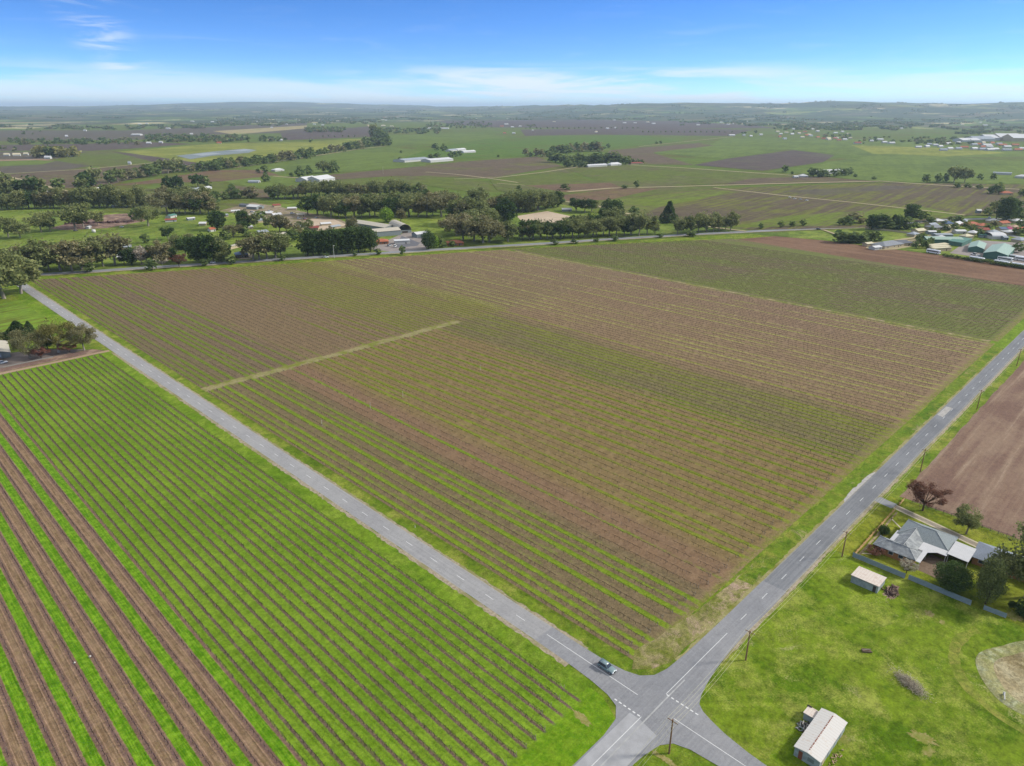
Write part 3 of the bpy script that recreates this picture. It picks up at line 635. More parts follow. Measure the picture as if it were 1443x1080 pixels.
# ------------------------------------------------------------------ vine rows
def vine_fn(n):
    ri = n.node('ShaderNodeNewGeometry').outputs['Random Per Island']
    return n.ramp(ri, [(0, C(50, 44, 42)), (.35, C(76, 66, 62)), (.7, C(104, 90, 84)), (1, C(140, 126, 114))])
M_vine = material('dormant_vine_wood', vine_fn, .95, .05)
M_vine_dark = material('dark_vine_wood', lambda n: n.ramp(n.node('ShaderNodeNewGeometry').outputs['Random Per Island'], [(0, C(48, 44, 34)), (.5, C(76, 66, 50)), (1, C(112, 96, 76))]), .95, .05)
M_vine_mid = material('mid_vine_wood', lambda n: n.ramp(n.node('ShaderNodeNewGeometry').outputs['Random Per Island'], [(0, C(44, 42, 34)), (.5, C(78, 70, 56)), (1, C(124, 110, 90))]), .95, .05)
M_post = simple('weathered_post', C(170, 158, 140), .2, 3)
def vine_row(x_, y0, y1, canes, spacing, spread, cane_w, gap, ztop=.9, mat=None, label='', group='', endposts=True, posts=True, name='vine_row'):
    ys = np.arange(y0+.6, y1-.4, spacing); ys = ys+rng.uniform(-.15, .15, len(ys)); ys = ys[rng.random(len(ys)) > gap]
    k = len(ys); V = []; xs = x_+rng.normal(0, .05, k)
    # canes as slim triangles fanning out of the cordon
    cy = np.repeat(ys, canes)+rng.uniform(-.5, .5, k*canes)*spacing; cx = np.repeat(xs, canes)+rng.normal(0, .08, k*canes)
    cz = np.full(k*canes, ztop)*rng.uniform(.7, 1.05, k*canes); dirx = rng.normal(0, spread, k*canes); diry = rng.normal(0, .28, k*canes); dz = rng.uniform(-.15, .55, k*canes)
    base = np.stack([cx, cy, cz], -1); tip = base+np.stack([dirx, diry, dz], -1)
    side = rng.normal(0, 1, (k*canes, 3)); side /= np.linalg.norm(side, axis=1)[:, None]; side *= cane_w
    q = np.stack([base-side, base+side, tip+side*.4, tip-side*.4], 1)
    # trunk and cordon as crossed blades
    tb = np.stack([xs, ys, np.zeros(k)], -1); tt = np.stack([xs, ys, np.full(k, ztop)], -1); sx = np.array([.045, 0, 0]); sy = np.array([0, .045, 0])
    t1 = np.stack([tb-sx, tb+sx, tt+sx, tt-sx], 1); t2 = np.stack([tb-sy, tb+sy, tt+sy, tt-sy], 1)
    hl = spacing*.47; ca = np.stack([xs, ys-hl, np.full(k, ztop)], -1); cb = np.stack([xs, ys+hl, np.full(k, ztop)], -1)
    c1 = np.stack([ca-sx, ca+sx, cb+sx, cb-sx], 1); sz = np.array([0, 0, .05]); c2 = np.stack([ca-sz, ca+sz, cb+sz, cb-sz], 1)
    parts = [q, t1, t2, c1, c2]; nm = sum(len(a) for a in parts)
    if posts:
        py = np.arange(y0, y1, 7.0); kp = len(py); pb = np.stack([np.full(kp, x_), py, np.zeros(kp)], -1); pt = pb+np.array([0, 0, 1.35]); s1 = np.array([.05, 0, 0]); s2 = np.array([0, .05, 0])
        parts += [np.stack([pb-s1, pb+s1, pt+s1, pt-s1], 1), np.stack([pb-s2, pb+s2, pt+s2, pt-s2], 1)]
    Q = np.concatenate(parts); V = Q.reshape(-1, 3)-np.array([x_, y0, 0]); F = np.arange(len(V)).reshape(-1, 4)
    mi = np.zeros(len(F), int); mi[nm:] = 1
    o = obj(name, np_mesh(name, V, F, [mat or M_vine, M_post], mi), loc=(x_, y0, 0)); tag(o, label, 'vine row', group)
    if endposts:
        for yy, sg in ((0, 1), (y1-y0, -1)):
            e = obj('end_post', END_POST, o, loc=(0, yy, 0), rz=0 if sg > 0 else math.pi)
    return o
_mb = MB(); _mb.bar((0, 0, -.2), (0, 0, 1.5), .07, .065, 6); _mb.bar((0, 1.3, 1.15), (0, 0, .05), .045, .045, 5); END_POST = _mb.mesh('end_post', M_post)
for i in range(18):
    xx = -10.4-2.95*i; y0 = 17.5 if i == 0 else (16.3 if i < 4 else 12.8)
    lab = '%s bare vine row left of the pale road, between lush green strips' % nth(i+1)
    vine_row(xx, y0, 350.5+random.uniform(-.4, .4), 21, 1.7, .32, .028, .05, mat=M_vine if i % 3 else M_vine_mid, label=lab, group='vine rows in the lush green block left of the pale road')
xx = -62.9
for i in range(16):
    gi, side = divmod(i, 2); xx = -64.8-7.1*gi+(1.95 if side == 0 else -1.95)
    if xx < -125: break
    vine_row(xx, 12.5, 350, 9, 1.7, .22, .018, .06, mat=M_vine, label='%s thin vine row of the striped brown block at lower left, counted leftwards' % nth(i+1), group='vine rows in the striped brown block at lower left')
for i in range(99):
    xx = 9.0+3.5*i
    if xx < 46: a_, dn, w_, mt, zt, gp = 'on the green striped ground nearest that road', 14, .034, M_vine_mid, .9, .06
    elif xx < 62: a_, dn, w_, mt, zt, gp = 'on the reddish bare strip inside the main vineyard', 10, .03, M_vine_mid, .9, .12
    elif xx < 142: a_, dn, w_, mt, zt, gp = 'of spaced dark vines on brown soil mid main vineyard', 14, .045, M_vine_dark, .85, .1
    elif xx < 205: a_, dn, w_, mt, zt, gp = 'in the dull olive green band across the main vineyard', 10, .04, M_vine_dark, .95, .08
    else: a_, dn, w_, mt, zt, gp = 'on straw striped brown soil of the far half', 7, .04, M_vine_dark, .9, .1
    sp = 1.9 if xx < 62 else (2.7 if xx < 142 else 2.2)
    top = CB(xx)-3
    y0 = 14.2+random.uniform(-.8, .8)
    if xx < 170:
        vine_row(xx, y0, 256.5, dn, sp, .26, w_, gp, zt, mt, label='%s row from the pale road, %s' % (nth(i+1), a_), group='vine rows '+a_, endposts=xx < 142)
        up = 'on patchy green ground' if xx < 60 else ('on dark brown soil' if xx < 125 else 'on olive green ground')
        vine_row(xx, 264.5, top, 6, 2.3, .28, .05, .08, .9, M_vine_dark, label='%s row from the pale road, beyond the crossing dirt track, %s' % (nth(i+1), up), group='vine rows %s beyond the crossing dirt track' % up, endposts=False, posts=False)
    else:
        vine_row(xx, y0, top, dn, sp, .26, w_, gp, zt, mt, label='%s row from the pale road, %s' % (nth(i+1), a_), group='vine rows '+a_, endposts=False, posts=False)
for i in range(48):
    xx = 363.5+3.5*i
    y1 = min(CB(xx)-2 if xx < 480 else 335-(xx-480)*.68, 420)
    vine_row(xx, 14, y1, 5, 2.6, .26, .06, .12, .9, M_vine_dark, label='%s low vine row beyond the main vineyard, in the dull green block' % nth(i+1), group='vine rows in the dull green block beyond the main vineyard', endposts=False, posts=False)

# ------------------------------------------------------------------ trees
def leaf_mat(name, cols):
    def fn(n):
        ri = n.node('ShaderNodeNewGeometry').outputs['Random Per Island']; oi = n.node('ShaderNodeObjectInfo').outputs['Random']
        c = n.ramp(ri, [(i/(len(cols)-1), c) for i, c in enumerate(cols)])
        k = n.m('ADD', .78, n.m('MULTIPLY', oi, .44)); return n.mix(1.0, c, n.vec(k, n.m('ADD', .82, n.m('MULTIPLY', oi, .34)), k), 'MULTIPLY')
    mt = material(name, fn, .85, .08); nt = mt.node_tree
    if not nt.nodes.get('Mix Shader'):      # light passes through leaves
        b = nt.nodes['Principled BSDF']; t = nt.nodes.new('ShaderNodeBsdfTranslucent'); mx = nt.nodes.new('ShaderNodeMixShader'); mx.inputs[0].default_value = .4
        nt.links.new(b.inputs['Base Color'].links[0].from_socket, t.inputs[0]); nt.links.new(b.outputs[0], mx.inputs[1]); nt.links.new(t.outputs[0], mx.inputs[2]); nt.links.new(mx.outputs[0], nt.nodes['Material Output'].inputs[0])
    return mt
K = 2.8
L_OL = leaf_mat('gum_leaves', [C(70, 82, 54, K), C(84, 97, 64, K), C(98, 111, 76, K), C(114, 124, 88, K)])
L_BR = leaf_mat('brownish_gum_leaves', [C(76, 78, 54, K), C(90, 92, 64, K), C(104, 102, 74, K), C(116, 112, 84, K)])
L_YE = leaf_mat('golden_olive_leaves', [C(72, 72, 36, 2.0), C(98, 96, 50, 2.0), C(118, 114, 64, 2.0), C(134, 128, 80, 2.0)])
L_DK = leaf_mat('dark_green_leaves', [C(44, 64, 38, 2.2), C(54, 76, 44, 2.2), C(64, 88, 50, 2.2), C(78, 100, 60, 2.2)])
L_GR = leaf_mat('fresh_green_leaves', [C(54, 86, 30, K), C(78, 112, 40, K), C(104, 136, 52, K), C(124, 150, 70, K)])
L_LT = leaf_mat('pale_olive_leaves', [C(104, 112, 64, 1.6), C(130, 136, 82, 1.6), C(150, 154, 102, 1.6), C(168, 168, 120, 1.6)])
L_AU = leaf_mat('autumn_leaves', [C(120, 104, 30, K), C(160, 134, 46, K), C(170, 120, 50, K), C(134, 128, 56, K)])
L_BARE = leaf_mat('bare_twigs', [C(112, 76, 62), C(140, 96, 78), C(156, 112, 94), C(170, 132, 110)])
L_GREY = leaf_mat('grey_twigs', [C(88, 84, 76, K), C(112, 108, 96, K), C(134, 128, 112, K), C(150, 146, 124, K)])
M_bark = simple('pale_bark', C(168, 158, 142), .25, 1.2); M_barkd = simple('dark_bark', C(96, 82, 66), .25, 1.2); M_barkw = simple('white_bark', C(206, 202, 192), .15, .8)
def rdir(k, r): v = r.normal(0, 1, (k, 3)); return v/np.linalg.norm(v, axis=1)[:, None]
def crown(kind, seed, n_leaf, leaf):
    """unit tree 1 m tall: returns leaf quads and clump centres"""
    r = np.random.default_rng(seed); cl = []
    if kind == 'gum':
        for i in range(24):
            a = r.uniform(0, 2*math.pi); q = math.sqrt(r.random())*.34; z = .54+r.uniform(-.34, .32)*(1-q*1.1); cl.append((q*math.cos(a), q*math.sin(a), z, r.uniform(.08, .15)))
    elif kind == 'wide':
        for i in range(30):
            a = r.uniform(0, 2*math.pi); q = math.sqrt(r.random())*.52; z = .52+r.uniform(-.34, .32)*(1-q*.9); cl.append((q*math.cos(a), q*math.sin(a), z, r.uniform(.10, .17)))
    elif kind == 'dense':
        for i in range(20):
            a = r.uniform(0, 2*math.pi); z = r.uniform(.2, .84); rr = .34*math.sin(math.pi*min(1, max(0, (z-.02)/.98)))**.6; q = math.sqrt(r.random())*rr; cl.append((q*math.cos(a), q*math.sin(a), z, r.uniform(.12, .17)))
    elif kind == 'cone':
        for i in range(26):
            z = r.uniform(.1, .93); rr = .27*(1-z)+.02; a = r.uniform(0, 2*math.pi); q = math.sqrt(r.random())*rr; cl.append((q*math.cos(a), q*math.sin(a), z, .06+.08*(1-z)))
    elif kind == 'shrub':
        for i in range(13):
            a = r.uniform(0, 2*math.pi); q = math.sqrt(r.random())*.55; z = r.uniform(.2, .72)*(1-q*.5); cl.append((q*math.cos(a), q*math.sin(a), z, r.uniform(.2, .3)))
    elif kind == 'bare':
        for i in range(34):
            a = r.uniform(0, 2*math.pi); q = math.sqrt(r.random())*.45; z = .62+r.uniform(-.28, .3)*(1-q*.8); cl.append((q*math.cos(a), q*math.sin(a), z, r.uniform(.06, .12)))
    env = {'gum': (.28, .28, .34, .57, .10), 'wide': (.46, .46, .34, .55, .10), 'dense': (.34, .34, .44, .52, .55), 'cone': (.24, .24, .5, .5, .6), 'shrub': (.56, .56, .40, .42, .5), 'bare': (.4, .4, .34, .6, .1)}[kind]
    cl = np.array(cl); wts = cl[:, 3]**2.2; idx = r.choice(len(cl), n_leaf, p=wts/wts.sum())
    d = rdir(n_leaf, r); rad_ = cl[idx, 3]*(r.random(n_leaf)**.42)*r.uniform(.8, 1.25, n_leaf); d[:, 2] *= .72
    c = cl[idx, :3]+d*rad_[:, None]
    ne = int(n_leaf*env[4]); e = rdir(ne, r); lump = 1+.16*np.sin(e[:, 0]*5+seed)*np.cos(e[:, 1]*6+seed*2)+.10*np.sin(e[:, 2]*9+seed); rr_ = (r.random(ne)**.25)*lump
    ce = e*rr_[:, None]*np.array(env[:3])+np.array([0, 0, env[3]])
    if kind == 'cone': t_ = r.random(ne)**1.4; a_ = r.uniform(0, 6.2832, ne); q_ = (.27*(1-t_)+.02)*(1+.25*np.sin(a_*4+t_*14)); ce = np.stack([np.cos(a_)*q_, np.sin(a_)*q_, .08+.9*t_], -1)
    c[:ne] = ce; s = leaf*r.uniform(.6, 1.35, n_leaf)
    u = rdir(n_leaf, r); v = rdir(n_leaf, r); u[:, 2] *= .55; v = np.cross(u, v); v /= np.linalg.norm(v, axis=1)[:, None]; u /= np.linalg.norm(u, axis=1)[:, None]
    el_ = .28 if kind == 'bare' else .62
    u = u*s[:, None]; v = v*s[:, None]*el_
    Q = np.stack([c-u-v*.5, c+u*.2-v, c+u, c-u*.1+v], 1)
    return Q, cl
def trunk_mesh(cl, kind, mat, seed, thick=.022):
    r = random.Random(seed); mb = MB(); fork = {'gum': .3, 'wide': .26, 'dense': .14, 'cone': .9, 'shrub': .05, 'bare': .22}[kind]
    lean = (r.uniform(-.03, .03), r.uniform(-.03, .03)); top_ = (lean[0], lean[1], fork)
    mb.bar((0, 0, -.03), (lean[0]*.5, lean[1]*.5, fork*.5), thick*1.25, thick, 7); mb.bar((lean[0]*.5, lean[1]*.5, fork*.5), top_, thick, thick*.8, 7)
    if kind != 'cone':
        for j, c in enumerate(cl[:(34 if kind == 'bare' else 9)]):
            p = Vector(top_); q = Vector(c[:3]); mid_ = p.lerp(q, .55)+Vector((0, 0, -.03))
            mb.bar(p, mid_, thick*.5, thick*.3, 5); mb.bar(mid_, q, thick*.3, thick*.1, 4)
    return mb.mesh('trunk', mat)
PROTO = {}
def proto(kind, lmat, bark, lod, var):
    key = (kind, lmat.name, lod, var)
    if key in PROTO: return PROTO[key]
    nl, ls = {'near': (9000, .017), 'mid': (2500, .034), 'far': (480, .08)}[lod]
    if kind == 'bare': nl, ls = int(nl*.85), ls*1.2
    if kind == 'shrub': ls *= 1.4
    gk = ('geo', kind, lod, var)
    if gk not in PROTO: PROTO[gk] = crown(kind, 100+var*17+len(kind), nl, ls)
    Q, cl = PROTO[gk]; V = Q.reshape(-1, 3)
    cm = np_mesh('crown', V, np.arange(len(V)).reshape(-1, 4), lmat); tm = trunk_mesh(cl, kind, bark, var, .03 if kind == 'wide' else .022)
    PROTO[key] = (cm, tm, Q); return PROTO[key]
ALLT = []     # (apparent px height, args)
def T(px, py, hpx, kind='gum', lm=L_OL, bark=M_bark, label=None, group='gum trees', name='gum_tree', wf=1.0, lod=None, h=None, cat='tree', rot=None):
    x_, y_ = at(px, py); hm = h if h else hpx*mpp(x_, y_)*1.06
    ALLT.append(dict(s=hpx, x=x_, y=y_, h=hm, kind=kind, lm=lm, bark=bark, label=label, group=group, name=name, wf=wf, lod=lod, cat=cat, px=px, py=py))
mixg = lambda: random.choice([L_OL, L_OL, L_OL, L_BR, L_DK])
def belt(px0, py0, px1, py1, step, h, label, group, kinds=('gum', 'wide', 'gum'), lms=None, jy=2.0, name='gum_tree', wf=1.0):
    k = max(1, int(abs(px1-px0)/step))
    for i in range(k+1):
        t = i/k; T(px0+(px1-px0)*t+random.uniform(-.3, .3)*step, py0+(py1-py0)*t+random.uniform(-jy, jy)*.5, h*random.uniform(.68, 1.2), random.choice(kinds), random.choice(lms) if lms else mixg(), M_bark, label, group, name, wf*random.uniform(.9, 1.15))
# --- far left corner and along the highway
T(6, 421, 62, 'wide', L_OL, M_bark, 'largest dark grey green gum at the left edge beside the highway junction', None, wf=.9)
T(30, 414, 46, 'gum', L_OL, M_bark, 'broad gum overhanging the start of the pale road at the left edge', None, wf=1.25)
T(-14, 425, 56, 'wide', L_OL, M_bark, 'gum cut off by the left edge of the picture', None)
for px, py, h in [(20, 385, 26), (30, 384, 33), (42, 383, 35), (56, 383, 38), (70, 382, 36), (86, 382, 37), (102, 382, 38), (116, 381, 38), (131, 379, 40), (146, 376, 34), (162, 374, 44)]:
    T(px, py, h, random.choice(['gum', 'gum', 'wide']), random.choice([L_OL, L_BR, L_OL]), M_bark, 'tall pale trunked gum in the roadside belt left of the highway bend', 'roadside gum belt at the left end of the highway', wf=1.1)
for px, py, h in [(26, 374, 22), (50, 372, 26), (76, 371, 27), (96, 370, 27), (112, 368, 26)]:
    T(px, py, h, 'gum', mixg(), M_bark, 'gum in the second rank of the left roadside belt', 'roadside gum belt at the left end of the highway')
T(126, 384, 15, 'shrub', L_DK, M_barkd, 'dense dark bush under the roadside gums, close to the highway', None, 'bush', 1.1, cat='bush')
for px, py, h, kd, lm in [(176, 373, 20, 'gum', L_DK), (186, 374, 22, 'dense', L_DK), (200, 373, 25, 'gum', L_GREY), (214, 371, 24, 'gum', L_OL), (229, 373, 31, 'gum', L_BR), (243, 369, 17, 'dense', L_DK), (192, 366, 18, 'gum', L_OL)]:
    T(px, py, h, kd, lm, M_bark, 'mixed garden tree between the roadside belt and the gravel drive', 'garden trees by the highway gravel drive', 'garden_tree')
for px, py, h in [(214, 381, 15), (253, 377, 17), (288, 375, 10), (326, 372, 12), (398, 367.5, 9), (533, 359, 9), (460, 363, 7), (500, 361, 7)]:
    T(px, py, h, 'bare', L_BARE if px != 533 else L_YE, M_barkd, 'small leafless street tree on the near verge of the highway', 'leafless street trees on the near verge of the highway', 'street_tree', 1.2)
T(567, 359.5, 13, 'wide', L_YE, M_barkd, 'round olive street tree in front of the depot forecourt', None, 'street_tree', .8)
for px, py, h in [(782, 345, 8), (810, 343.5, 7), (840, 341, 6), (866, 340, 8), (930, 335, 6), (974, 333.5, 9)]:
    T(px, py, h, 'bare', L_BARE, M_barkd, 'stunted leafless bush on the near side of the highway', 'leafless bushes on the near side of the highway', 'bush', 1.5, cat='bush')
# paddock trees left
for px, py, h, kd in [(12, 335, 25, 'wide'), (29, 336, 20, 'wide'), (59, 328, 27, 'wide'), (71, 327, 22, 'gum')]:
    T(px, py, h, kd, L_OL, M_bark, 'spreading gum standing alone in the green paddock at far left', 'spreading gums in the left paddock', wf=.95)
for px, py, h, kd in [(107, 323, 34, 'wide'), (118, 322, 30, 'gum'), (138, 318, 20, 'gum')]:
    T(px, py, h, kd, L_OL, M_bark, 'gum beside the dark mulch heap in the left paddock', 'gums by the dark mulch heap')
T(209, 319, 29, 'wide', L_OL, M_bark, 'wide crowned gum standing right of the bare earth pad', None, wf=.95); T(192, 310, 15, 'wide', L_OL, M_bark, 'smaller gum behind the wide crowned gum by the bare earth pad', None)
T(206, 343, 12, 'dense', L_DK, M_barkd, 'small round dark tree alone in the paddock above the roadside belt', None, 'round_tree'); T(237, 338, 19, 'gum', L_DK, M_bark, 'slim dark tree alone in the paddock right of the small round one', None)
belt(2, 296, 52, 294, 9, 20, 'rounded tree in the low belt behind the left paddock', 'belt behind the left paddock', ('dense', 'wide'), [L_DK, L_OL])
belt(2, 279, 62, 277, 8, 24, 'gum in the upper rank of the belt at the far left edge', 'belt behind the left paddock')
belt(60, 294, 206, 292, 9, 24, 'gum in the long belt behind the left paddock', 'belt behind the left paddock', ('gum', 'wide', 'dense'))
for px, py, h in [(84, 268, 16), (124, 270, 24), (133, 262, 22), (115, 272, 18)]:
    T(px, py, h, 'gum', mixg(), M_bark, 'tall gum rising behind the white shed beyond the left belt', 'gums around the white shed beyond the left belt')
T(147, 271, 11, 'shrub', L_DK, M_barkd, 'clipped dark green dome beside the small white house', None, 'bush', 1.0, cat='bush')
belt(158, 257, 252, 242, 8, 16, 'gum in the slanting line of trees beside the dark vineyard', 'slanting gum line by the dark vineyard')
belt(236, 268, 250, 267, 7, 15, 'dark tree by the pale farm sheds', 'dark trees by the pale farm sheds', ('dense',), [L_DK])
for px, py, h in [(279, 264, 17), (291, 264, 15)]: T(px, py, h, 'wide', L_DK, M_barkd, 'dark tree behind the long pale farm shed', 'dark trees by the long pale farm shed', 'farm_tree')
# --- centre left thicket
belt(234, 301, 304, 301, 9, 26, 'gum in the dense wood left of the caravan yards', 'dense wood left of the yards', ('gum', 'wide', 'dense'))
belt(232, 288, 300, 288, 9, 22, 'gum in the back rank of the wood left of the yards', 'dense wood left of the yards', ('gum', 'wide'))
belt(300, 283, 356, 280, 9, 14, 'low gum in the line running right from the dense wood', 'gum line behind the yards', ('gum', 'wide')); T(329, 277, 16, 'gum', L_OL, M_bark, 'taller gum in the line running right from the dense wood', None)
T(307, 324, 24, 'dense', L_DK, M_barkd, 'broad round bottle green tree, the left of the two in the yards', None, 'round_tree', 1.35)
T(344, 320, 21, 'dense', L_DK, M_barkd, 'round bottle green tree, the right of the two in the yards', None, 'round_tree', 1.2)
for px, py, h in [(364, 244, 6), (374, 244, 10), (376, 256, 12), (411, 249.5, 6), (424, 249, 14), (436, 246, 12), (457, 244, 17), (472, 243, 16), (466, 244, 13)]:
    T(px, py, h, 'dense' if px < 400 else 'wide', L_DK if px < 400 else L_OL, M_barkd, 'tree near the white arched sheds on the green slope', 'trees near the white arched sheds', 'farm_tree')
belt(384, 281, 470, 278, 9, 22, 'gum in the belt below the white arched sheds', 'belt below the white arched sheds', ('gum', 'wide'))
belt(474, 280, 600, 277, 9, 21, 'gum in the belt behind the arched roof depot', 'belt behind the depot', ('gum', 'wide'))
for px, py, h in [(329, 335, 20), (318, 338, 14), (346, 334, 16), (360, 320, 18), (378, 322, 18), (368, 312, 16), (394, 327, 24), (404, 327, 20), (420, 331, 16), (432, 327, 18), (434, 303, 22), (447, 303, 30), (456, 304, 22), (470, 303, 22), (352, 340, 12), (414, 340, 16), (345, 331, 20)]:
    T(px, py, h, random.choice(['gum', 'wide']), random.choice([L_OL, L_BR, L_DK]), M_bark, 'grey green tree scattered through the yards behind the blue roofed house', 'trees scattered through the yards')
for px, py, h in [(262, 362, 29), (250, 355, 22), (290, 371, 36), (279, 370, 32), (301, 370, 38), (311, 370, 32), (269, 352, 20), (316, 366, 24)]:
    T(px, py, h, random.choice(['gum', 'dense']), random.choice([L_OL, L_DK]), M_bark, 'tall dark tree by the highway left of the blue roofed house', 'tall trees left of the blue roofed house')
for px, py, h in [(357, 367, 34), (366, 366, 38), (377, 365, 38), (388, 364, 38), (396, 361, 28)]:
    T(px, py, h, random.choice(['gum', 'wide']), random.choice([L_OL, L_OL, L_BR]), M_bark, 'grey green gum in the clump right of the blue roofed house', 'gum clump right of the blue roofed house')
for i, px in enumerate(range(434, 528, 8)):
    T(px, 361-.07*(px-434), 33*random.uniform(.92, 1.06), 'dense', L_DK, M_barkd, 'deep green tree in the even row left of the depot', 'even row of deep green trees left of the depot', 'row_tree', 1.0)
T(497, 329, 24, 'wide', L_BR, M_barkd, 'dark brownish tree behind the even green row, beside the long shed', None, 'shade_tree', .75)
belt(468, 307, 620, 305, 10, 30, 'gum in the wood behind the long depot sheds', 'wood behind the depot', ('gum', 'wide'))
belt(480, 295, 640, 292, 11, 24, 'gum in the back rank of the wood behind the depot', 'wood behind the depot', ('gum', 'wide'))
T(545, 314, 20, 'dense', L_GR, M_bark, 'paler rounded green tree in front of the wood behind the depot', None, 'shade_tree', 1.2); T(565, 313, 20, 'gum', L_BR, M_bark, 'brownish gum right of the paler rounded tree behind the depot', None)
for px, py, h, kd, lm in [(604, 352, 26, 'dense', L_DK), (612, 350, 18, 'dense', L_GR), (622, 349, 16, 'shrub', L_GR), (637, 348, 10, 'shrub', L_DK)]:
    T(px, py, h, kd, lm, M_barkd, 'garden tree between the depot forecourt and the orange roofed house', 'garden trees by the orange roofed house', 'garden_tree')
# --- centre wood
for px, py, h in [(643, 333, 33), (653, 339, 40), (668, 340, 36), (681, 343, 42), (690, 342, 34), (661, 330, 34), (676, 328, 36), (716, 341, 31), (722, 335, 22), (737, 338, 22), (746, 338, 24)]:
    T(px, py, h, random.choice(['gum', 'wide', 'gum']), random.choice([L_OL, L_OL, L_BR]), M_bark, 'large gum at the front of the wood above the bend', 'wood above the highway bend', wf=1.15)
belt(640, 318, 712, 320, 10, 36, 'large gum in the middle of the wood above the highway bend', 'wood above the highway bend', ('gum', 'wide'))
belt(640, 300, 756, 299, 10, 30, 'gum in the back of the wood left of the sand arena', 'wood above the highway bend', ('gum', 'wide', 'dense'))
belt(722, 297, 788, 293, 9, 24, 'dark rounded tree behind the sand arena', 'dark trees behind the sand arena', ('dense', 'wide'), [L_DK, L_OL], name='shade_tree')
T(732, 269, 8, 'dense', L_DK, M_barkd, 'small dark tree alone in the field behind the wood', None, 'shade_tree'); T(797, 268, 9, 'dense', L_DK, M_barkd, 'small dark bush beside the pale track crossing the fields', None, 'bush', 1.5, cat='bush')
for px, py, h in [(812, 298, 20), (824, 300, 22), (834, 299, 18), (849, 312, 18), (868, 311, 28), (856, 306, 24)]:
    T(px, py, h, 'wide' if px < 840 else 'dense', L_DK if px != 834 else L_OL, M_barkd, 'dark tree around the small white shed right of the sand arena', 'dark trees right of the sand arena', 'shade_tree')
belt(752, 337, 888, 332, 9, 30, 'gum in the roadside belt in front of the sand arena', 'roadside gums right of the bend', ('gum', 'wide'), [L_OL, L_OL, L_DK])
belt(800, 326, 884, 320, 11, 26, 'gum in the second rank right of the sand arena', 'roadside gums right of the bend', ('gum',), [L_OL, L_DK])
for px, py, h in [(900, 333, 37), (912, 331, 32), (890, 331, 28), (923, 330, 20), (955, 331, 26), (972, 330, 26), (984, 328, 24), (995, 327, 30), (1005, 327, 26), (1013, 326, 18), (1029, 326, 28), (1022, 324, 20)]:
    T(px, py, h, random.choice(['wide', 'gum']), L_OL, M_bark, 'gum in the thinning row along the highway right of the wood', 'thinning gum row along the highway', wf=.9)
T(942, 314, 27, 'cone', L_DK, M_barkd, 'single dark pine standing above the roadside gums', None, 'pine_tree', 1.5); T(893, 306, 14, 'cone', L_OL, M_barkd, 'small grey pine behind the roadside gums', None, 'pine_tree', 1.3)
T(897, 265, 10, 'wide', L_OL, M_bark, 'lone tree on the pale track in the middle distance', None, 'gum_tree', .8); T(880, 266, 5, 'shrub', L_BARE, M_barkd, 'purple brown bush left of the lone tree on the pale track', None, 'bush', 2.2, cat='bush')
for px, py, h in [(1072, 323, 8), (1100, 321, 9), (1116, 320, 9), (1131, 319, 9), (1186, 318, 10), (1195, 318, 13)]:
    T(px, py, h, 'bare', L_BARE, M_barkd, 'leafless tree on the far side of the highway before the ribbed vineyard', 'leafless trees before the ribbed vineyard', 'street_tree')
# --- right hamlet
T(1207, 315, 15, 'dense', L_BR, M_barkd, 'round dark brown tree at the left end of the hamlet', None, 'shade_tree', 1.5)
for i, px in enumerate(range(1228, 1282, 6)):
    T(px, 324-.02*(px-1228), 17*random.uniform(.85, 1.1), 'cone' if i % 2 else 'dense', L_DK, M_barkd, 'dark cypress in the windbreak behind the cream fence', 'cypress windbreak behind the cream fence', 'cypress', 1.25)
for i, px in enumerate(range(1183, 1216, 6)):
    T(px, 342-.0*(px), 14*random.uniform(.85, 1.1), 'cone', L_DK, M_barkd, 'dark cypress in the short row left of the yellow trees', 'short cypress row left of the yellow trees', 'cypress', 1.5)
for px, h in [(1222, 14), (1229, 15), (1236, 14)]: T(px, 340, h, 'dense', L_AU, M_barkd, 'yellow autumn tree beside the grey roofed villa', 'yellow autumn trees by the grey roofed villa', 'autumn_tree', 1.0)
T(1283, 311, 19, 'dense', L_DK, M_barkd, 'big round dark tree above the cypress windbreak', None, 'shade_tree', 1.4); T(1303, 313, 14, 'bare', L_BARE, M_barkd, 'leafless tree right of the big round dark tree', None, 'bare_tree', 1.2)
for px, py, h, kd, lm in [(1313, 316, 8, 'dense', L_DK), (1350, 315, 11, 'dense', L_DK), (1340, 312, 6, 'dense', L_DK), (1291, 323, 9, 'dense', L_DK), (1330, 318, 6, 'shrub', L_OL), (1344, 325, 9, 'dense', L_DK), (1334, 325, 8, 'gum', L_OL), (1362, 322, 8, 'gum', L_DK), (1370, 326, 9, 'gum', L_OL), (1380, 330, 8, 'shrub', L_OL), (1391, 325, 9, 'gum', L_OL), (1400, 320, 9, 'gum', L_BR), (1381, 334, 9, 'dense', L_DK), (1432, 332, 10, 'dense', L_GR), (1437, 321, 10, 'dense', L_GR), (1443, 332, 10, 'dense', L_GR), (1433, 356, 12, 'bare', L_GREY), (1322, 332, 6, 'shrub', L_GR), (1300, 337, 8, 'gum', L_OL), (1313, 326, 7, 'bare', L_BARE)]:
    T(px, py, h, kd, lm, M_barkd, 'garden tree among the houses of the hamlet on the right', 'garden trees in the hamlet', 'garden_tree', 1.1)
for px, py, h, kd in [(1392, 304, 10, 'wide'), (1404, 309, 22, 'wide'), (1416, 313, 27, 'dense'), (1425, 311, 22, 'dense'), (1438, 309, 14, 'wide')]:
    T(px, py, h, kd, L_OL if kd == 'wide' else L_DK, M_bark, 'large tree above the right end of the hamlet', 'large trees above the hamlet', 'shade_tree')
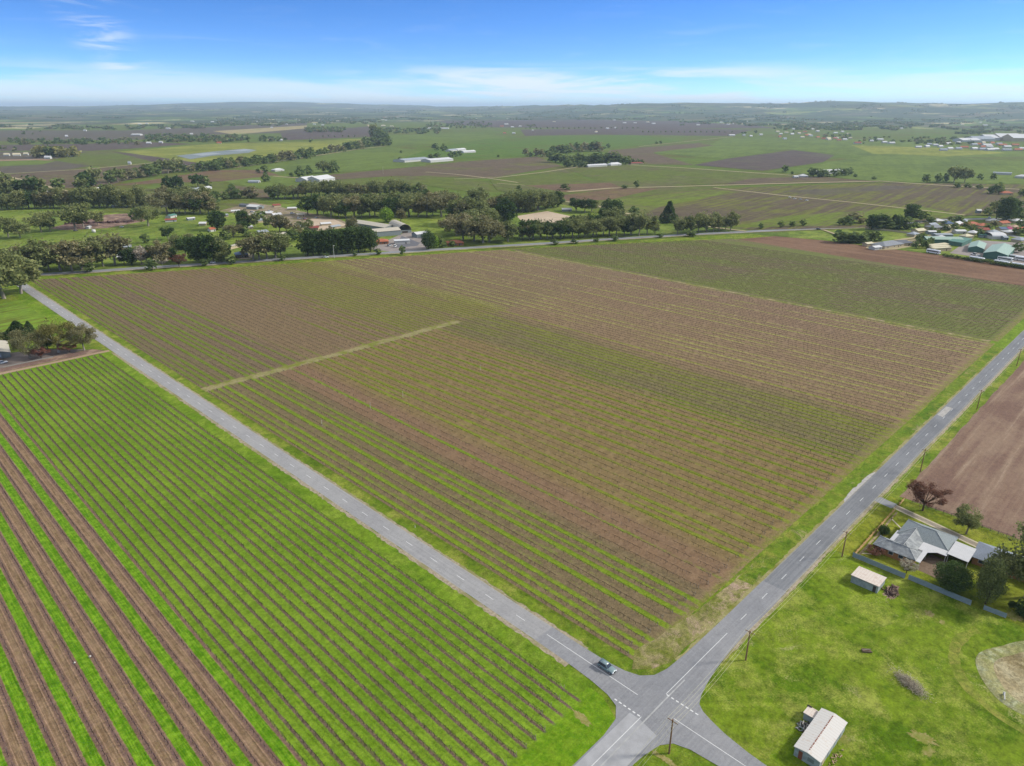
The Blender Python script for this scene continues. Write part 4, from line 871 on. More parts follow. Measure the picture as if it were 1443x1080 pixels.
for px, py, h in [(1289, 350, 10), (1296, 347, 11), (1303, 350, 12), (1309, 347, 10), (1294, 340, 10), (1301, 340, 9), (1312, 344, 8)]:
    T(px, py, h, 'shrub', random.choice([L_GR, L_DK, L_OL]), M_barkd, 'tropical looking garden bush left of the parked coaches', 'garden bushes left of the coaches', 'bush', .9, cat='bush')
for i in range(26):
    px = 1330+i*4.6
    T(px, 362.5+(px-1330)*.15, 4.5, 'shrub', random.choice([L_DK, L_OL]), M_barkd, 'low hedge bush between the coach yard and the ploughed strip', 'hedge along the coach yard', 'hedge_bush', 1.1, cat='bush')
for px, py, h, kd in [(1304, 258, 12, 'wide'), (1321, 258, 11, 'wide'), (1332, 257, 10, 'wide'), (1344, 257, 20, 'wide'), (1359, 258, 18, 'wide'), (1381, 254, 8, 'wide'), (1399, 254, 9, 'dense')]:
    T(px, py, h, kd, L_OL, M_bark, 'spreading gum on the edge of the bright paddock at right', 'spreading gums by the bright paddock', wf=.8)
for px, py, h in [(1348, 265, 6), (1364, 265, 5.5), (1379, 267, 5.5), (1205, 250, 4), (1231, 253, 4)]: T(px, py, h, 'dense', L_DK, M_barkd, 'small round dark bush dotted along the pale track at right', 'round bushes along the pale track', 'bush', 1.5, cat='bush')
for px, py, h in [(1395, 274, 9), (1404, 274, 13), (1410, 272, 8), (1440, 277, 10)]: T(px, py, h, 'dense', L_DK, M_barkd, 'dark tree by the small red roofed farm', 'dark trees by the red roofed farm', 'farm_tree')
for px, py, h in [(1106, 243, 9), (1116, 246, 4), (1143, 249, 11), (1150, 250, 12), (1158, 250, 10), (1163, 249, 9), (1176, 249, 10), (1188, 248, 11), (1196, 247, 9)]:
    T(px, py, h, 'dense', L_DK if px != 1158 else L_OL, M_barkd, 'dark tree around the long white roofed homestead', 'trees around the white roofed homestead', 'farm_tree', 1.2)
# --- nearer left farm
T(43, 505, 38, 'wide', L_BR, M_bark, 'ragged olive brown gum nearest the farmhouse at the left edge', None, wf=.85, lod='near')
T(83, 497, 44, 'wide', L_YE, M_barkw, 'golden olive gum with a pale trunk in the row by the farm track', None, wf=.75, lod='near')
T(119, 494, 35, 'wide', L_BR, M_bark, 'dark rounded gum at the road end of the farm track', None, wf=.78, lod='near')
T(27, 477, 20, 'cone', L_DK, M_barkd, 'dark conifer behind the farmhouse at the left edge', None, 'conifer', 2.2, lod='near')
T(43, 472, 16, 'cone', L_DK, M_barkd, 'slimmer dark conifer right of the one behind the farmhouse', None, 'conifer', 1.5, lod='near')
T(68, 492, 26, 'dense', L_DK, M_barkd, 'deep green tree squeezed between the two big gums by the farm track', None, 'shade_tree', .9, lod='near')
T(6, 479, 11, 'shrub', L_OL, M_barkd, 'grey green hedge bush behind the farmhouse roof', None, 'bush', 1.5, lod='mid', cat='bush')
T(98, 497, 12, 'bare', L_BARE, M_barkd, 'low leafless shrub between the golden gum and the roadside gum', None, 'bush', 1.8, lod='mid', cat='bush')
T(58, 505, 13, 'bare', L_BARE, M_barkd, 'pinkish leafless shrub under the ragged gum', None, 'bush', 1.8, lod='mid', cat='bush')
# --- near right house
T(1300, 720, 40, 'bare', L_BARE, M_barkd, 'leafless reddish brown tree beside the driveway gate', None, 'bare_tree', 1.1, lod='near')
T(1361, 753, 39, 'gum', L_OL, M_bark, 'small leaning green tree on the lawn beyond the driveway', None, 'garden_tree', 1.0, lod='near')
T(1245, 752, 13, 'shrub', L_DK, M_barkd, 'clipped round dark bush on the front lawn inside the timber fence', None, 'bush', .8, lod='mid', cat='bush')
T(1339, 834, 38, 'dense', L_DK, M_barkd, 'broad dense dark green tree behind the house, inside the metal fence', None, 'shade_tree', 1.25, lod='near')
T(1388, 851, 60, 'dense', L_OL, M_barkd, 'taller ragged olive green tree right of the broad dense one', None, 'shade_tree', .66, lod='near')
T(1446, 843, 100, 'gum', L_OL, M_barkw, 'tall gum with a thick white trunk at the right edge by the outbuilding', None, 'gum_tree', .9, lod='near')
T(1425, 857, 9, 'dense', L_DK, M_barkd, 'tiny round dark shrub at the foot of the white trunked gum', None, 'bush', 1.2, lod='mid', cat='bush')
T(1446, 866, 18, 'shrub', L_DK, M_barkd, 'dark shrubbery at the right edge behind the metal fence', None, 'bush', 1.0, lod='mid', cat='bush')
T(1277, 808, 18, 'bare', L_GREY, M_barkd, 'leafless grey shrub at the corner of the brick house', None, 'bush', 1.1, lod='mid', cat='bush')
T(1232, 783, 11, 'bare', L_BARE, M_barkd, 'twiggy brown shrub against the near brick wall', None, 'bush', 1.8, lod='mid', cat='bush')
# dead bush on the pasture
def dead_bush():
    x_, y_ = at(1282, 965); r = np.random.default_rng(5); k = 2600
    c = r.normal(0, 1, (k, 3))*np.array([.8, 1.9, .4]); c[:, 2] = abs(c[:, 2])*1.1+.1; u = rdir(k, r)*r.uniform(.25, .8, k)[:, None]; s_2 = rdir(k, r)*.05
    Q = np.stack([c-s_2, c+s_2, c+u+s_2*.4, c+u-s_2*.4], 1); V = Q.reshape(-1, 3)
    o = obj('fallen_branches', np_mesh('fallen_branches', V, np.arange(len(V)).reshape(-1, 4), L_GREY), loc=(x_, y_, 0), rz=R(-25)); tag(o, 'heap of dead grey branches lying on the open pasture', 'branch heap')
dead_bush()
# --- further lines of trees (individuals while they last, then one mass)
belt(262, 243, 330, 236, 7, 12, 'tree in the line along the far straight road, left part', 'tree line along the far straight road', ('wide', 'gum'))
belt(300, 241, 440, 222, 7, 12, 'tree in the line along the far straight road, left part', 'tree line along the far straight road', ('wide', 'gum'))
belt(448, 219, 520, 208, 6, 10, 'tree in the line along the far straight road, right part', 'tree line along the far straight road', ('wide', 'gum'))
belt(516, 206, 549, 206, 5, 11, 'tree in the clump where the far roads meet', 'tree clump where the far roads meet', ('dense', 'wide')); belt(528, 196, 545, 200, 4, 15, 'tall tree in the clump where the far roads meet', 'tree clump where the far roads meet', ('dense',))
belt(742, 221, 770, 221, 6, 10, 'tree in the left part of the grove around the distant winery', 'grove around the distant winery', ('wide',)); belt(776, 217, 842, 213, 6, 12, 'tree at the back of the grove around the distant winery', 'grove around the distant winery', ('wide', 'dense'))
belt(776, 229, 884, 232, 5.5, 13, 'dark tree in the thick of the grove around the distant winery', 'grove around the distant winery', ('dense', 'wide'), [L_DK, L_OL]); belt(796, 236, 822, 236, 6, 10, 'dark tree at the front of the grove around the distant winery', 'grove around the distant winery', ('dense',), [L_DK])
belt(893, 230, 906, 230, 5, 6, 'bush right of the red roofed distant house', 'bushes right of the distant red roof', ('dense',), [L_DK])
belt(52, 222, 106, 221, 5, 12, 'pale yellowish tree in the far left grove', 'pale yellowish far left grove', ('dense',), [L_LT, L_LT, L_OL])
for px, py, h in [(614, 212, 10), (626, 213, 10), (608, 226, 9), (617, 226, 10), (636, 222, 9), (642, 221, 8), (648, 220, 7), (564, 227, 5), (702, 222, 4), (565, 216, 4), (857, 209, 6), (852, 210, 4), (925, 203, 4), (931, 203, 4)]:
    T(px, py, h, 'dense', L_DK, M_barkd, 'dark tree by the distant long grey roofed sheds', 'trees by the distant grey sheds', 'farm_tree')
# scatter areas for woodland too far and too many to count: (x0,x1,y0,y1,count,size metres)
WOOD = [(-20, 30, 205, 214, 12, 11), (12, 195, 197, 204, 130, 11), (200, 300, 192, 201, 120, 13), (-20, 300, 176, 183, 420, 12), (30, 60, 181, 190, 10, 10), (300, 400, 170, 178, 320, 12), (300, 352, 193, 201, 60, 12), (366, 402, 194, 200, 26, 11), (430, 486, 181, 187, 150, 13),
        (412, 522, 168, 176, 260, 12), (527, 620, 181, 189, 150, 12), (300, 600, 162, 170, 420, 12), (600, 694, 173, 181, 110, 12), (600, 1100, 163, 170, 900, 13), (930, 1200, 170, 178, 420, 13), (1090, 1210, 176, 184, 200, 13), (1150, 1330, 172, 184, 420, 13), (1320, 1500, 180, 189, 300, 12),
        (1210, 1500, 164, 176, 420, 13), (1160, 1200, 189, 196, 26, 9), (1210, 1330, 194, 203, 40, 9), (1290, 1380, 195, 205, 50, 10), (740, 755, 176, 180, 20, 9), (-20, 240, 160, 168, 260, 14), (240, 620, 155, 163, 420, 15), (620, 1100, 155, 163, 700, 15), (1100, 1500, 155, 166, 600, 15), (0, 700, 154, 157, 160, 20), (700, 1500, 153.5, 158, 300, 18)]
def line_trees(x0, x1, y_, step, h):
    k = int((x1-x0)/step); return [(x0+(x1-x0)*(i+random.uniform(-.2, .2))/k, y_+random.uniform(-.3, .3), h) for i in range(k+1)]
SPEC = line_trees(740, 900, 181.5, 7.5, 9)+line_trees(905, 1030, 187, 8, 8)+line_trees(455, 500, 193, 8, 7)+[(438, 201, 14), (1118, 188, 14), (1046, 189, 10), (1050, 189, 12), (1065, 188, 14)]
def ground_z(x_, y_):
    rr = math.hypot(x_-CAM[0], y_-CAM[1])
    if rr < 7000: return -.1
    ai = ((math.atan2(y_-CAM[1], x_-CAM[0])) % (2*math.pi))/(2*math.pi)*len(azs); i0 = int(ai) % len(azs)
    rr = min(rr, 59000); j = int(np.searchsorted(rad, rr))-1; t = (rr-rad[j])/(rad[j+1]-rad[j]); return float(GZ[j, i0]*(1-t)+GZ[j+1, i0]*t)
ALLT.sort(key=lambda d: -d['s']-(1000 if d['lod'] else 0))
solo = ALLT[:298]; rest = ALLT[298:]
def number_labels(ds, key):
    byl = {}
    for d in ds: byl.setdefault(d['label'], []).append(d)
    for l, g_ in byl.items():
        if len(g_) < 2: continue
        g_.sort(key=key)
        for i, d in enumerate(g_):
            d['label'] = '%s from left: %s' % (nth(i+1), l)
            if len(d['label'].split()) > 16: print('LONG', d['label'])
number_labels(solo, lambda d: d['px'])
for i, d in enumerate(solo):
    dist = math.hypot(d['x']-CAM[0], d['y']-CAM[1]); lod = d['lod'] or ('mid' if dist < 1150 else 'far')
    cm, tm, _ = proto(d['kind'], d['lm'], d['bark'], lod, i % 3)
    r_ = empty(d['name'], (d['x'], d['y'], 0.0), random.uniform(0, 6.28), d['label'], d['cat'], d['group'])
    s3 = (d['h']*d['wf'], d['h']*d['wf']*random.uniform(.92, 1.08), d['h']); r_.scale = s3
    if lod == 'far':
        pass
    obj('crown', cm, r_); obj('trunk', tm, r_)
# the distant mass of trees
QS = []; MI = []
FARQ = [crown('dense', 900+i, 26, .26)[0] for i in range(5)]
FARB_ = [crown('dense', 950+i, 90, .13)[0] for i in range(5)]
def stuff_tree(x_, y_, h, wf, mi, z_=None):
    Q = (FARQ if z_ is None else FARB_)[random.randrange(5)]*np.array([h*wf*1.25, h*wf*1.25, h])+np.array([x_, y_, (ground_z(x_, y_) if z_ is None else z_)-h*.08]); QS.append(Q); MI.append(np.full(len(Q), mi))
for d in rest: stuff_tree(d['x'], d['y'], d['h'], d['wf'], {L_LT.name: 1, L_BR.name: 2}.get(d['lm'].name, 0), 0)
for x0, x1, y0, y1, k, hm in WOOD:
    if k >= 250:          # tree belts and copses rather than an even scatter
        for b_ in range(k//12):
            bx, by, n_ = random.uniform(x0, x1), y0+(y1-y0)*random.random(), random.randint(4, 22); sl = random.uniform(-.05, .05)
            for i in range(n_):
                u_ = i*random.uniform(.8, 1.5); x_, y_ = at(bx+u_*1.1, max(153.2, by+u_*sl+random.uniform(-.25, .25))); stuff_tree(x_, y_, hm*random.uniform(.6, 1.25), random.uniform(1, 1.8), random.choice([0, 0, 0, 2]))
        continue
    for i in range(k):
        x_, y_ = at(random.uniform(x0, x1), random.uniform(y0, y1)); stuff_tree(x_, y_, hm*random.uniform(.6, 1.25), random.uniform(1, 1.7), random.choice([0, 0, 0, 2]))
for px, py, h in SPEC: x_, y_ = at(px, py); stuff_tree(x_, y_, h, 1.1, 0)
Q = np.concatenate(QS); V = Q.reshape(-1, 3)
L_FAR = leaf_mat('distant_foliage', [C(56, 76, 48, K), C(68, 88, 54, K), C(82, 100, 62, K), C(96, 112, 72, K)])
tag(obj('distant_trees', np_mesh('distant_trees', V, np.arange(len(V)).reshape(-1, 4), [L_FAR, L_LT, L_BR], np.concatenate(MI))), 'distant woods and tree belts across the plain', 'trees', kind='stuff')

# ------------------------------------------------------------------ buildings
def paint(nm, r, g_, b, **k): return simple(nm, C(r, g_, b), **k)
W_BR = paint('orange_brick', 176, 122, 84, scale=3); W_WH = paint('white_wall', 214, 214, 208); W_CR = paint('cream_wall', 206, 190, 158); W_GR = paint('grey_steel_wall', 150, 160, 162, streak=(0, .3, .3)); W_BN = paint('brown_wall', 132, 112, 94)
W_GN = paint('green_steel_wall', 92, 132, 118, streak=(0, .4, .3))
R_WH = paint('white_steel_roof', 226, 226, 226, streak=(0, .8, .25), rough=.5); R_GY = paint('grey_steel_roof', 168, 176, 184, streak=(0, .8, .25), rough=.5); R_BE = paint('beige_steel_roof', 204, 196, 178, streak=(0, .8, .3), rough=.5)
R_OR = paint('orange_tile_roof', 186, 112, 84); R_RD = paint('red_steel_roof', 158, 84, 72); R_BL = paint('blue_steel_roof', 96, 116, 146); R_SL = paint('slate_tile_roof', 146, 150, 156, scale=2.2, var=.2); R_SLD = paint('dark_tile_roof', 112, 116, 126, var=.2)
R_GN = paint('pale_green_roof', 170, 194, 178, streak=(0, .8, .25), rough=.5); R_TE = paint('teal_roof', 96, 140, 128); R_MG = paint('magenta_roof', 176, 80, 116); R_CR = paint('cream_canopy', 222, 212, 180)
M_glass = simple('dark_window_glass', (.03, .04, .05), .1, 1, .15, .5); M_frame = paint('white_frame', 226, 224, 218); M_door = paint('dark_door', 84, 78, 74)
def hip_faces(mb, L, Wd, e, r_, over, hipf=1.0, t=.12):
    a, b = L/2+over, Wd/2+over; k = max(0.0, a-b*hipf); ez = e-over*.25
    mb.slab([(-a, -b, ez), (a, -b, ez), (k, 0, r_), (-k, 0, r_)], t); mb.slab([(a, b, ez), (-a, b, ez), (-k, 0, r_), (k, 0, r_)], t)
    mb.slab([(a, -b, ez), (a, b, ez), (k, 0, r_)], t); mb.slab([(-a, b, ez), (-a, -b, ez), (-k, 0, r_)], t)
def building(name, label, cat, x_, y_, rz, L, Wd, e, r_, roof='gable', wm=None, rm=None, over=.45, win=0, door=True, group=None, z=0.0, hipf=1.0, sides=(1, 1)):
    wm = wm or W_WH; rm = rm or R_WH; root = empty(name, (x_, y_, z), rz, label, cat, group); a, b = L/2, Wd/2
    wl = MB()
    if roof == 'gable':
        vs = [(-a,-b,-.3),(a,-b,-.3),(a,b,-.3),(-a,b,-.3),(-a,-b,e),(a,-b,e),(a,b,e),(-a,b,e),(-a,0,r_-.13),(a,0,r_-.13)]
        wl.add(vs, [(0,1,5,4),(2,3,7,6),(1,2,6,9,5),(3,0,4,8,7)])
    else: wl.box(-a, a, -b, b, -.3, e-.14 if roof != 'mono' else e-.16)
    wl.build('wall', wm, root)
    rb = MB()
    if roof == 'gable':
        s1 = (r_-e)/b; ez = e-over*s1; ax = a+over; bx = b+over
        rb.slab([(-ax, -bx, ez+.02), (ax, -bx, ez+.02), (ax, 0, r_+.02), (-ax, 0, r_+.02)], .14); rb.slab([(ax, bx, ez+.02), (-ax, bx, ez+.02), (-ax, 0, r_+.02), (ax, 0, r_+.02)], .14)
    elif roof == 'hip': hip_faces(rb, L, Wd, e, r_, over, hipf)
    elif roof == 'mono': rb.slab([(-a-over, -b-over, e), (a+over, -b-over, e), (a+over, b+over, r_), (-a-over, b+over, r_)], .14)
    elif roof == 'arch':
        K = 10
        for i in range(K):
            t0, t1 = math.pi*i/K, math.pi*(i+1)/K; f = lambda t: (-math.cos(t)*(b+.1), e+math.sin(t)*(r_-e))
            (y0, z0), (y1, z1) = f(t0), f(t1); rb.slab([(-a, y0, z0), (a, y0, z0), (a, y1, z1), (-a, y1, z1)], .12)
    rb.build('roof', rm, root)
    for k in range(win):
        wx = -a+(k+.5)*L/win
        for sgn in (-1, 1):
            if not sides[0 if sgn < 0 else 1]: continue
            yy = sgn*b; fr = MB().box(wx-.8, wx+.8, yy-.05, yy+.05, 1.0, 2.1).build('window', M_frame, root)
            MB().box(wx-.7, wx+.7, yy-.08, yy+.08, 1.1, 2.0).build('pane', M_glass, fr)
    if door:
        if L > 14 and roof in ('gable', 'arch'): MB().box(a-.06, a+.06, -b*.45, b*.45, 0, e*.8).build('door', M_door, root)
        else: MB().box(.2*L, .2*L+1.0, -b-.06, -b+.06, 0, 2.05).build('door', M_door, root)
    return root
def BL(p, q, Wd, e, r_, roof, wm, rm, label, cat='shed', name='farm_shed', group=None, win=0, door=True, hipf=1.0, z=0.0):
    a, b = at(*p), at(*q); L = math.dist(a, b)
    return building(name, label, cat, (a[0]+b[0])/2, (a[1]+b[1])/2, math.atan2(b[1]-a[1], b[0]-a[0]), L, Wd, e, r_, roof, wm, rm, win=win, door=door, group=group, hipf=hipf, z=z)
# ---- brick house on the right
R_TILE = material('mottled_roof_tiles', lambda n: (lambda p: n.mix(n.ss(n.noise(p, .5, 5, .6), .4, .62), n.mix(n.ss(n.noise(p, 6, 3, .7), .35, .65), C(118, 122, 126), C(152, 156, 160)), C(172, 176, 176)))(n.node('ShaderNodeTexCoord').outputs['Object']), .8, .2)
R_TILE2 = material('bluish_roof_tiles', lambda n: (lambda p: n.mix(n.ss(n.noise(p, 4, 5, .7), .35, .65), C(130, 140, 144), C(158, 166, 168)))(n.node('ShaderNodeTexCoord').outputs['Object']), .8, .2)
M_brick = material('house_brickwork', lambda n: (lambda p: n.mix(n.ss(n.noise(p, 5, 4, .8), .35, .65), C(164, 112, 74), C(196, 148, 104)))(n.node('ShaderNodeTexCoord').outputs['Object']), .9, .1)
hs_ = empty('brick_house', (108, -22, 0), 0, 'orange brick house with grey tiled hip roofs and white flat additions beside the driveway', 'house')
def rel(a): return (a[0]-108, a[1]+22)
wl = MB()
for (x0, x1, y0, y1) in ((97.4, 102.5, -24.6, -13.9), (109, 118.4, -30.1, -17.1), (102.52, 108.98, -23.3, -17.8)): wl.box(x0-108, x1-108, y0+22, y1+22, 0, 2.55)
wl.build('wall', M_brick, hs_)
def hip_at(x0, x1, y0, y1, e, r_, mat, alongx=False):
    mb = MB(); L, Wd = (x1-x0, y1-y0) if alongx else (y1-y0, x1-x0); hip_faces(mb, L, Wd, e, r_, 0.0, .95, .14)
    o = mb.build('roof', mat, hs_); o.location = ((x0+x1)/2-108, (y0+y1)/2+22, 0); o.rotation_euler = (0, 0, 0 if alongx else math.pi/2); return o
ra = hip_at(96.8, 103.1, -25.2, -13.3, 2.6, 4.1, R_TILE); rbb = hip_at(108.4, 119.1, -30.8, -16.5, 2.62, 4.9, R_TILE2); rc = hip_at(98.5, 115, -24.0, -17.3, 2.58, 4.25, R_TILE, True)
M_ridge = paint('ridge_capping', 190, 192, 190)
rg = MB(); rg.bar((-11.1+2.95, -.0, 4.16), (-11.1+2.95, 5.7-.0, 4.16), .09, .09, 6); rg.build('ridge_cap', M_ridge, hs_).location = (0, 0, 0)
rg = MB(); rg.bar((100-108, 1.35, 4.3), (113.5-108, 1.35, 4.3), .09, .09, 6); rg.build('ridge_cap', M_ridge, hs_)
def cap(p, q): MB().bar((p[0]-108, p[1]+22, p[2]), (q[0]-108, q[1]+22, q[2]), .09, .09, 6).build('ridge_cap', M_ridge, hs_)
cap((113.75, -25.4, 4.95), (113.75, -21.9, 4.95))
for cx_, cy_, yy in ((108.4, -30.8, -25.6), (119.1, -30.8, -25.6), (108.4, -16.5, -21.7), (119.1, -16.5, -21.7)): cap((cx_, cy_, 2.68), (113.75, yy, 4.95))
for cx_, cy_, yy in ((96.8, -25.2, -22.3), (103.1, -25.2, -22.3), (96.8, -13.3, -16.2), (103.1, -13.3, -16.2)): cap((cx_, cy_, 2.66), (99.95, yy, 4.14))
M_wroof = simple('white_sheet_roof', C(212, 212, 214), .05, .6, .5, .3, streak=(1, .5, .12))
MB().slab([(103.15-108, -17.25+22, 2.50), (110.4-108, -17.25+22, 2.50), (110.4-108, -16.0+22, 2.38), (103.15-108, -16.0+22, 2.38)], .1).build('verandah_roof', M_wroof, hs_)
pr = MB().slab([(x_-108, y_+22, 2.72) for x_, y_ in ((96.4, -26.5), (103.4, -26.5), (105.4, -28.6), (105.4, -31.0), (108.5, -31.0), (108.5, -23.9), (103.4, -23.9), (103.4, -25.25), (96.4, -25.25))], .12)
pr.build('patio_roof', M_wroof, hs_)
for x_, y_ in ((96.6, -26.3), (103.2, -26.3), (105.5, -30.8), (103.3, -16.1), (106.8, -16.1), (110.2, -16.1)): MB().box(x_-108-.06, x_-108+.06, y_+22-.06, y_+22+.06, 0, 2.4).build('verandah_post', M_frame, hs_)
for i, yy in enumerate((-15.6, -18.4, -21.2, -23.4)):
    f_ = MB().box(97.33-108, 97.46-108, yy+22-.7, yy+22+.7, 1.0, 2.1).build('window', M_frame, hs_); MB().box(97.29-108, 97.4-108, yy+22-.6, yy+22+.6, 1.1, 2.0).build('pane', M_glass, f_)
for xx in (99, 101.2, 112, 115.5):
    yy = -24.6 if xx < 104 else -30.1
    f_ = MB().box(xx-108-.6, xx-108+.6, yy+22-.06, yy+22+.05, .9, 2.1).build('window', M_frame, hs_); MB().box(xx-108-.5, xx-108+.5, yy+22-.1, yy+22, 1.0, 2.0).build('pane', M_glass, f_)
MB().box(104.8-108, 105.8-108, -17.86+22, -17.74+22, 0, 2.05).build('door', M_door, hs_)
cp = empty('carport', (111, -33.6, 0), 0, 'white flat roofed carport attached behind the brick house', 'carport')
MB().slab([(-4.5, -2.8, 2.75), (4.6, -2.8, 2.75), (4.6, 2.75, 3.0), (-4.5, 2.75, 3.0)], .12).build('roof', M_wroof, cp)
for x_, y_ in ((-4.3, -2.6), (4.4, -2.6), (-4.3, 2.4), (4.4, 2.4)): MB().box(x_-.06, x_+.06, y_-.06, y_+.06, 0, 2.75).build('post', M_frame, cp)
MB().box(1.5, 4.2, -2.5, 2.3, 0, .35).build('slab', M_conc, cp)
building('outbuilding', 'long outbuilding with grey hip roof and orange brick wall behind the carport', 'outbuilding', 116.3, -43.2, R(92), 13.6, 9.6, 2.6, 4.4, 'hip', M_brick, paint('grey_blue_tiles', 148, 156, 168, scale=3, var=.15), win=3)
rp = empty('pergola', (113.2, -52.6, 0), 0, 'low brown roofed pergola beside the white trunked gum', 'pergola')
MB().slab([(-3, -3.5, 2.3), (3, -3.5, 2.3), (3, 2.5, 2.5), (-3, 2.5, 2.5)], .12).build('roof', R_SLD, rp)
for x_, y_ in ((-2.8, -3.3), (2.8, -3.3), (-2.8, 2.3), (2.8, 2.3)): MB().box(x_-.08, x_+.08, y_-.08, y_+.08, 0, 2.3).build('post', W_CR, rp)
# ---- two sheds on the pasture
M_iron = simple('old_corrugated_iron', C(168, 178, 176), .18, .9, .7, .2, streak=(0, .35, .25)); M_ironroof = material('weathered_white_roof', lambda n: (lambda p: n.mix(n.m('MULTIPLY', n.ss(n.noise(p, 1.3, 6, .7), .56, .68), .6), n.mix(n.ss(n.m('ABSOLUTE', n.m('SUBTRACT', n.m('FRACT', n.m('MULTIPLY', n.xyz(p)[0], 1.3)), .5)), .4, .5), C(224, 220, 214), C(202, 196, 188)), C(206, 180, 160)))(n.node('ShaderNodeTexCoord').outputs['Object']), .6, .3)
M_pinkroof = material('weathered_pinkish_roof', lambda n: (lambda p: n.mix(n.m('MULTIPLY', n.ss(n.noise(p, 1.1, 6, .75), .5, .7), .7), n.mix(n.ss(n.m('ABSOLUTE', n.m('SUBTRACT', n.m('FRACT', n.m('MULTIPLY', n.xyz(p)[0], 1.3)), .5)), .4, .5), C(228, 216, 204), C(208, 190, 176)), C(192, 156, 138)))(n.node('ShaderNodeTexCoord').outputs['Object']), .6, .3)
M_rust = paint('rusty_iron', 150, 92, 70)
sh = building('farm_shed', 'larger iron shed with pale low gable roof near the bottom edge of the pasture', 'shed', 16.8, -30.6, 0, 13.6, 5.2, 2.55, 3.0, 'gable', M_iron, M_ironroof, over=.22, door=False)
MB().box(-6.87, -6.77, .9, 1.7, 0, 2.1).build('door', M_rust, sh); MB().box(-6.88, -6.78, -1.5, -.2, .9, 1.8).build('window', paint('mesh_window', 130, 140, 136), sh)
rb_ = MB()
for i in range(22): xx = -6+i*.55; rb_.box(xx, xx+random.uniform(.2, .5), -.1, .12, 3.02, 3.05)
rb_.build('ridge_rust', M_rust, sh)
for i in range(4): MB().box(-5.5+i*3.2, -5.5+i*3.2+1.6, -2.66, -2.58, 0, 2.0+random.uniform(-.3, .2)).build('wall_panel', random.choice([M_rust, M_iron, W_CR]), sh)
lt = building('lean_to', 'small pinkish roofed lean-to on the left side of the larger pasture shed', 'lean-to', 21.8, -26.5, R(90), 2.2, 2.6, 1.75, 1.95, 'mono', M_iron, M_pinkroof, over=.15)
def junk(name, label, cx, cy, rx, ry, k, mats, hh=.8, ln=1.4):
    root = empty(name, (cx, cy, 0), 0, label, 'scrap heap'); 
    for mt in mats:
        mb = MB()
        for i in range(k):
            px_, py_ = random.gauss(0, rx*.5), random.gauss(0, ry*.5); a = random.uniform(0, math.pi); l = ln*random.uniform(.3, 1); z_ = random.uniform(.05, hh)*max(.2, 1-math.hypot(px_/rx, py_/ry)*.8)
            dx, dy = math.cos(a)*l/2, math.sin(a)*l/2; mb.bar((px_-dx, py_-dy, z_+random.uniform(-.1, .2)), (px_+dx, py_+dy, z_+random.uniform(-.1, .3)), random.uniform(.04, .16), None, 4)
        mb.build('debris', mt, root)
    return root
junk('scrap_heap', 'pale heap of sheet iron and timber beside the lean-to', 18.4, -26.4, 1.5, 1.2, 22, [M_iron, paint('bleached_timber', 196, 190, 180), M_door], 1.0)
junk('rubble_strip', 'scattered pinkish bricks and planks along the right side of the larger pasture shed', 13.5, -34.6, 3.6, .7, 18, [paint('pink_rubble', 202, 168, 144), M_bare], .2, .8)
s1_ = building('farm_shed', 'smaller iron shed with pinkish white roof below the metal fence', 'shed', 80.0, -18.1, R(90), 7.2, 5.9, 2.2, 2.5, 'mono', M_iron, M_pinkroof, over=.2, door=False)
MB().box(-3.1, -2.3, 2.9, 3.0, 0, 1.9).build('door', M_door, s1_)
blob(80.6, -24.4, 3.6, 2.2, material('ash_soil', gravelfn(C(112, 86, 76), C(150, 120, 104), C(182, 160, 134)), .95, .1), .03)
junk('burnt_heap', 'dark burnt heap of branches on bare soil beside the smaller shed', 80.8, -24.2, 2.4, 1.4, 70, [paint('charred_wood', 84, 62, 60), paint('dark_charred_wood', 58, 44, 44), paint('ashy_wood', 150, 128, 112)], .7)
tr = empty('timber_trough', (51.9, -27.9, 0), R(-50), 'small broken timber trough alone on the pasture', 'trough')
MB().box(-1.1, 1.1, -.45, .45, 0, .12).box(-1.1, 1.1, -.5, -.4, .12, .5).box(-1.1, 1.1, .4, .5, .12, .5).build('trough_body', W_BN, tr); MB().bar((-1.2, 0, .45), (.9, .2, .55), .12, .08, 6).build('log', M_post, tr); MB().box(-1.2, -1.1, -.5, .5, 0, .5).build('end_board', W_BN, tr)
pp = MB(); pp.bar((-1.0, 0, .2), (1.0, 0, .55), .14, .14, 10); pp.box(.8, 1.05, -.2, .2, 0, .7); tag(obj('white_pipe', pp.mesh('white_pipe', M_frame), loc=(58.6, -55.6, .3), rz=R(15)), 'short white pipe lying in the dry dam', 'pipe')

# ---- fences
M_fm = simple('grey_green_fence_sheet', C(152, 168, 174), .1, .8, .6, .3, streak=(1, .22, .35)); M_timber = paint('orange_timber', 238, 202, 148, scale=4, var=.25); M_timber2 = paint('raw_timber', 226, 170, 114, var=.25)
def panel_fence(name, label, pts, h, step, mp, mpost, group=None, t=.05):
    root = empty(name, (pts[0][0], pts[0][1], 0), 0, label, 'fence', group); o = pts[0]
    for a, b in zip(pts[:-1], pts[1:]):
        L = math.dist(a, b); k = max(1, round(L/step)); ang = math.atan2(b[1]-a[1], b[0]-a[0])
        for i in range(k):
            t0 = i/k; x_, y_ = a[0]+(b[0]-a[0])*t0-o[0], a[1]+(b[1]-a[1])*t0-o[1]; l = L/k
            p = MB().box(.05, l-.05, -t/2, t/2, .05, h+random.uniform(-.04, .04)).build('fence_panel', mp, root); p.location = (x_, y_, 0); p.rotation_euler = (0, 0, ang)
            q = MB().box(-.045, .045, -.045, .045, 0, h+.05).build('fence_post', mpost, root); q.location = (x_, y_, 0); q.rotation_euler = (0, 0, ang)
    return root
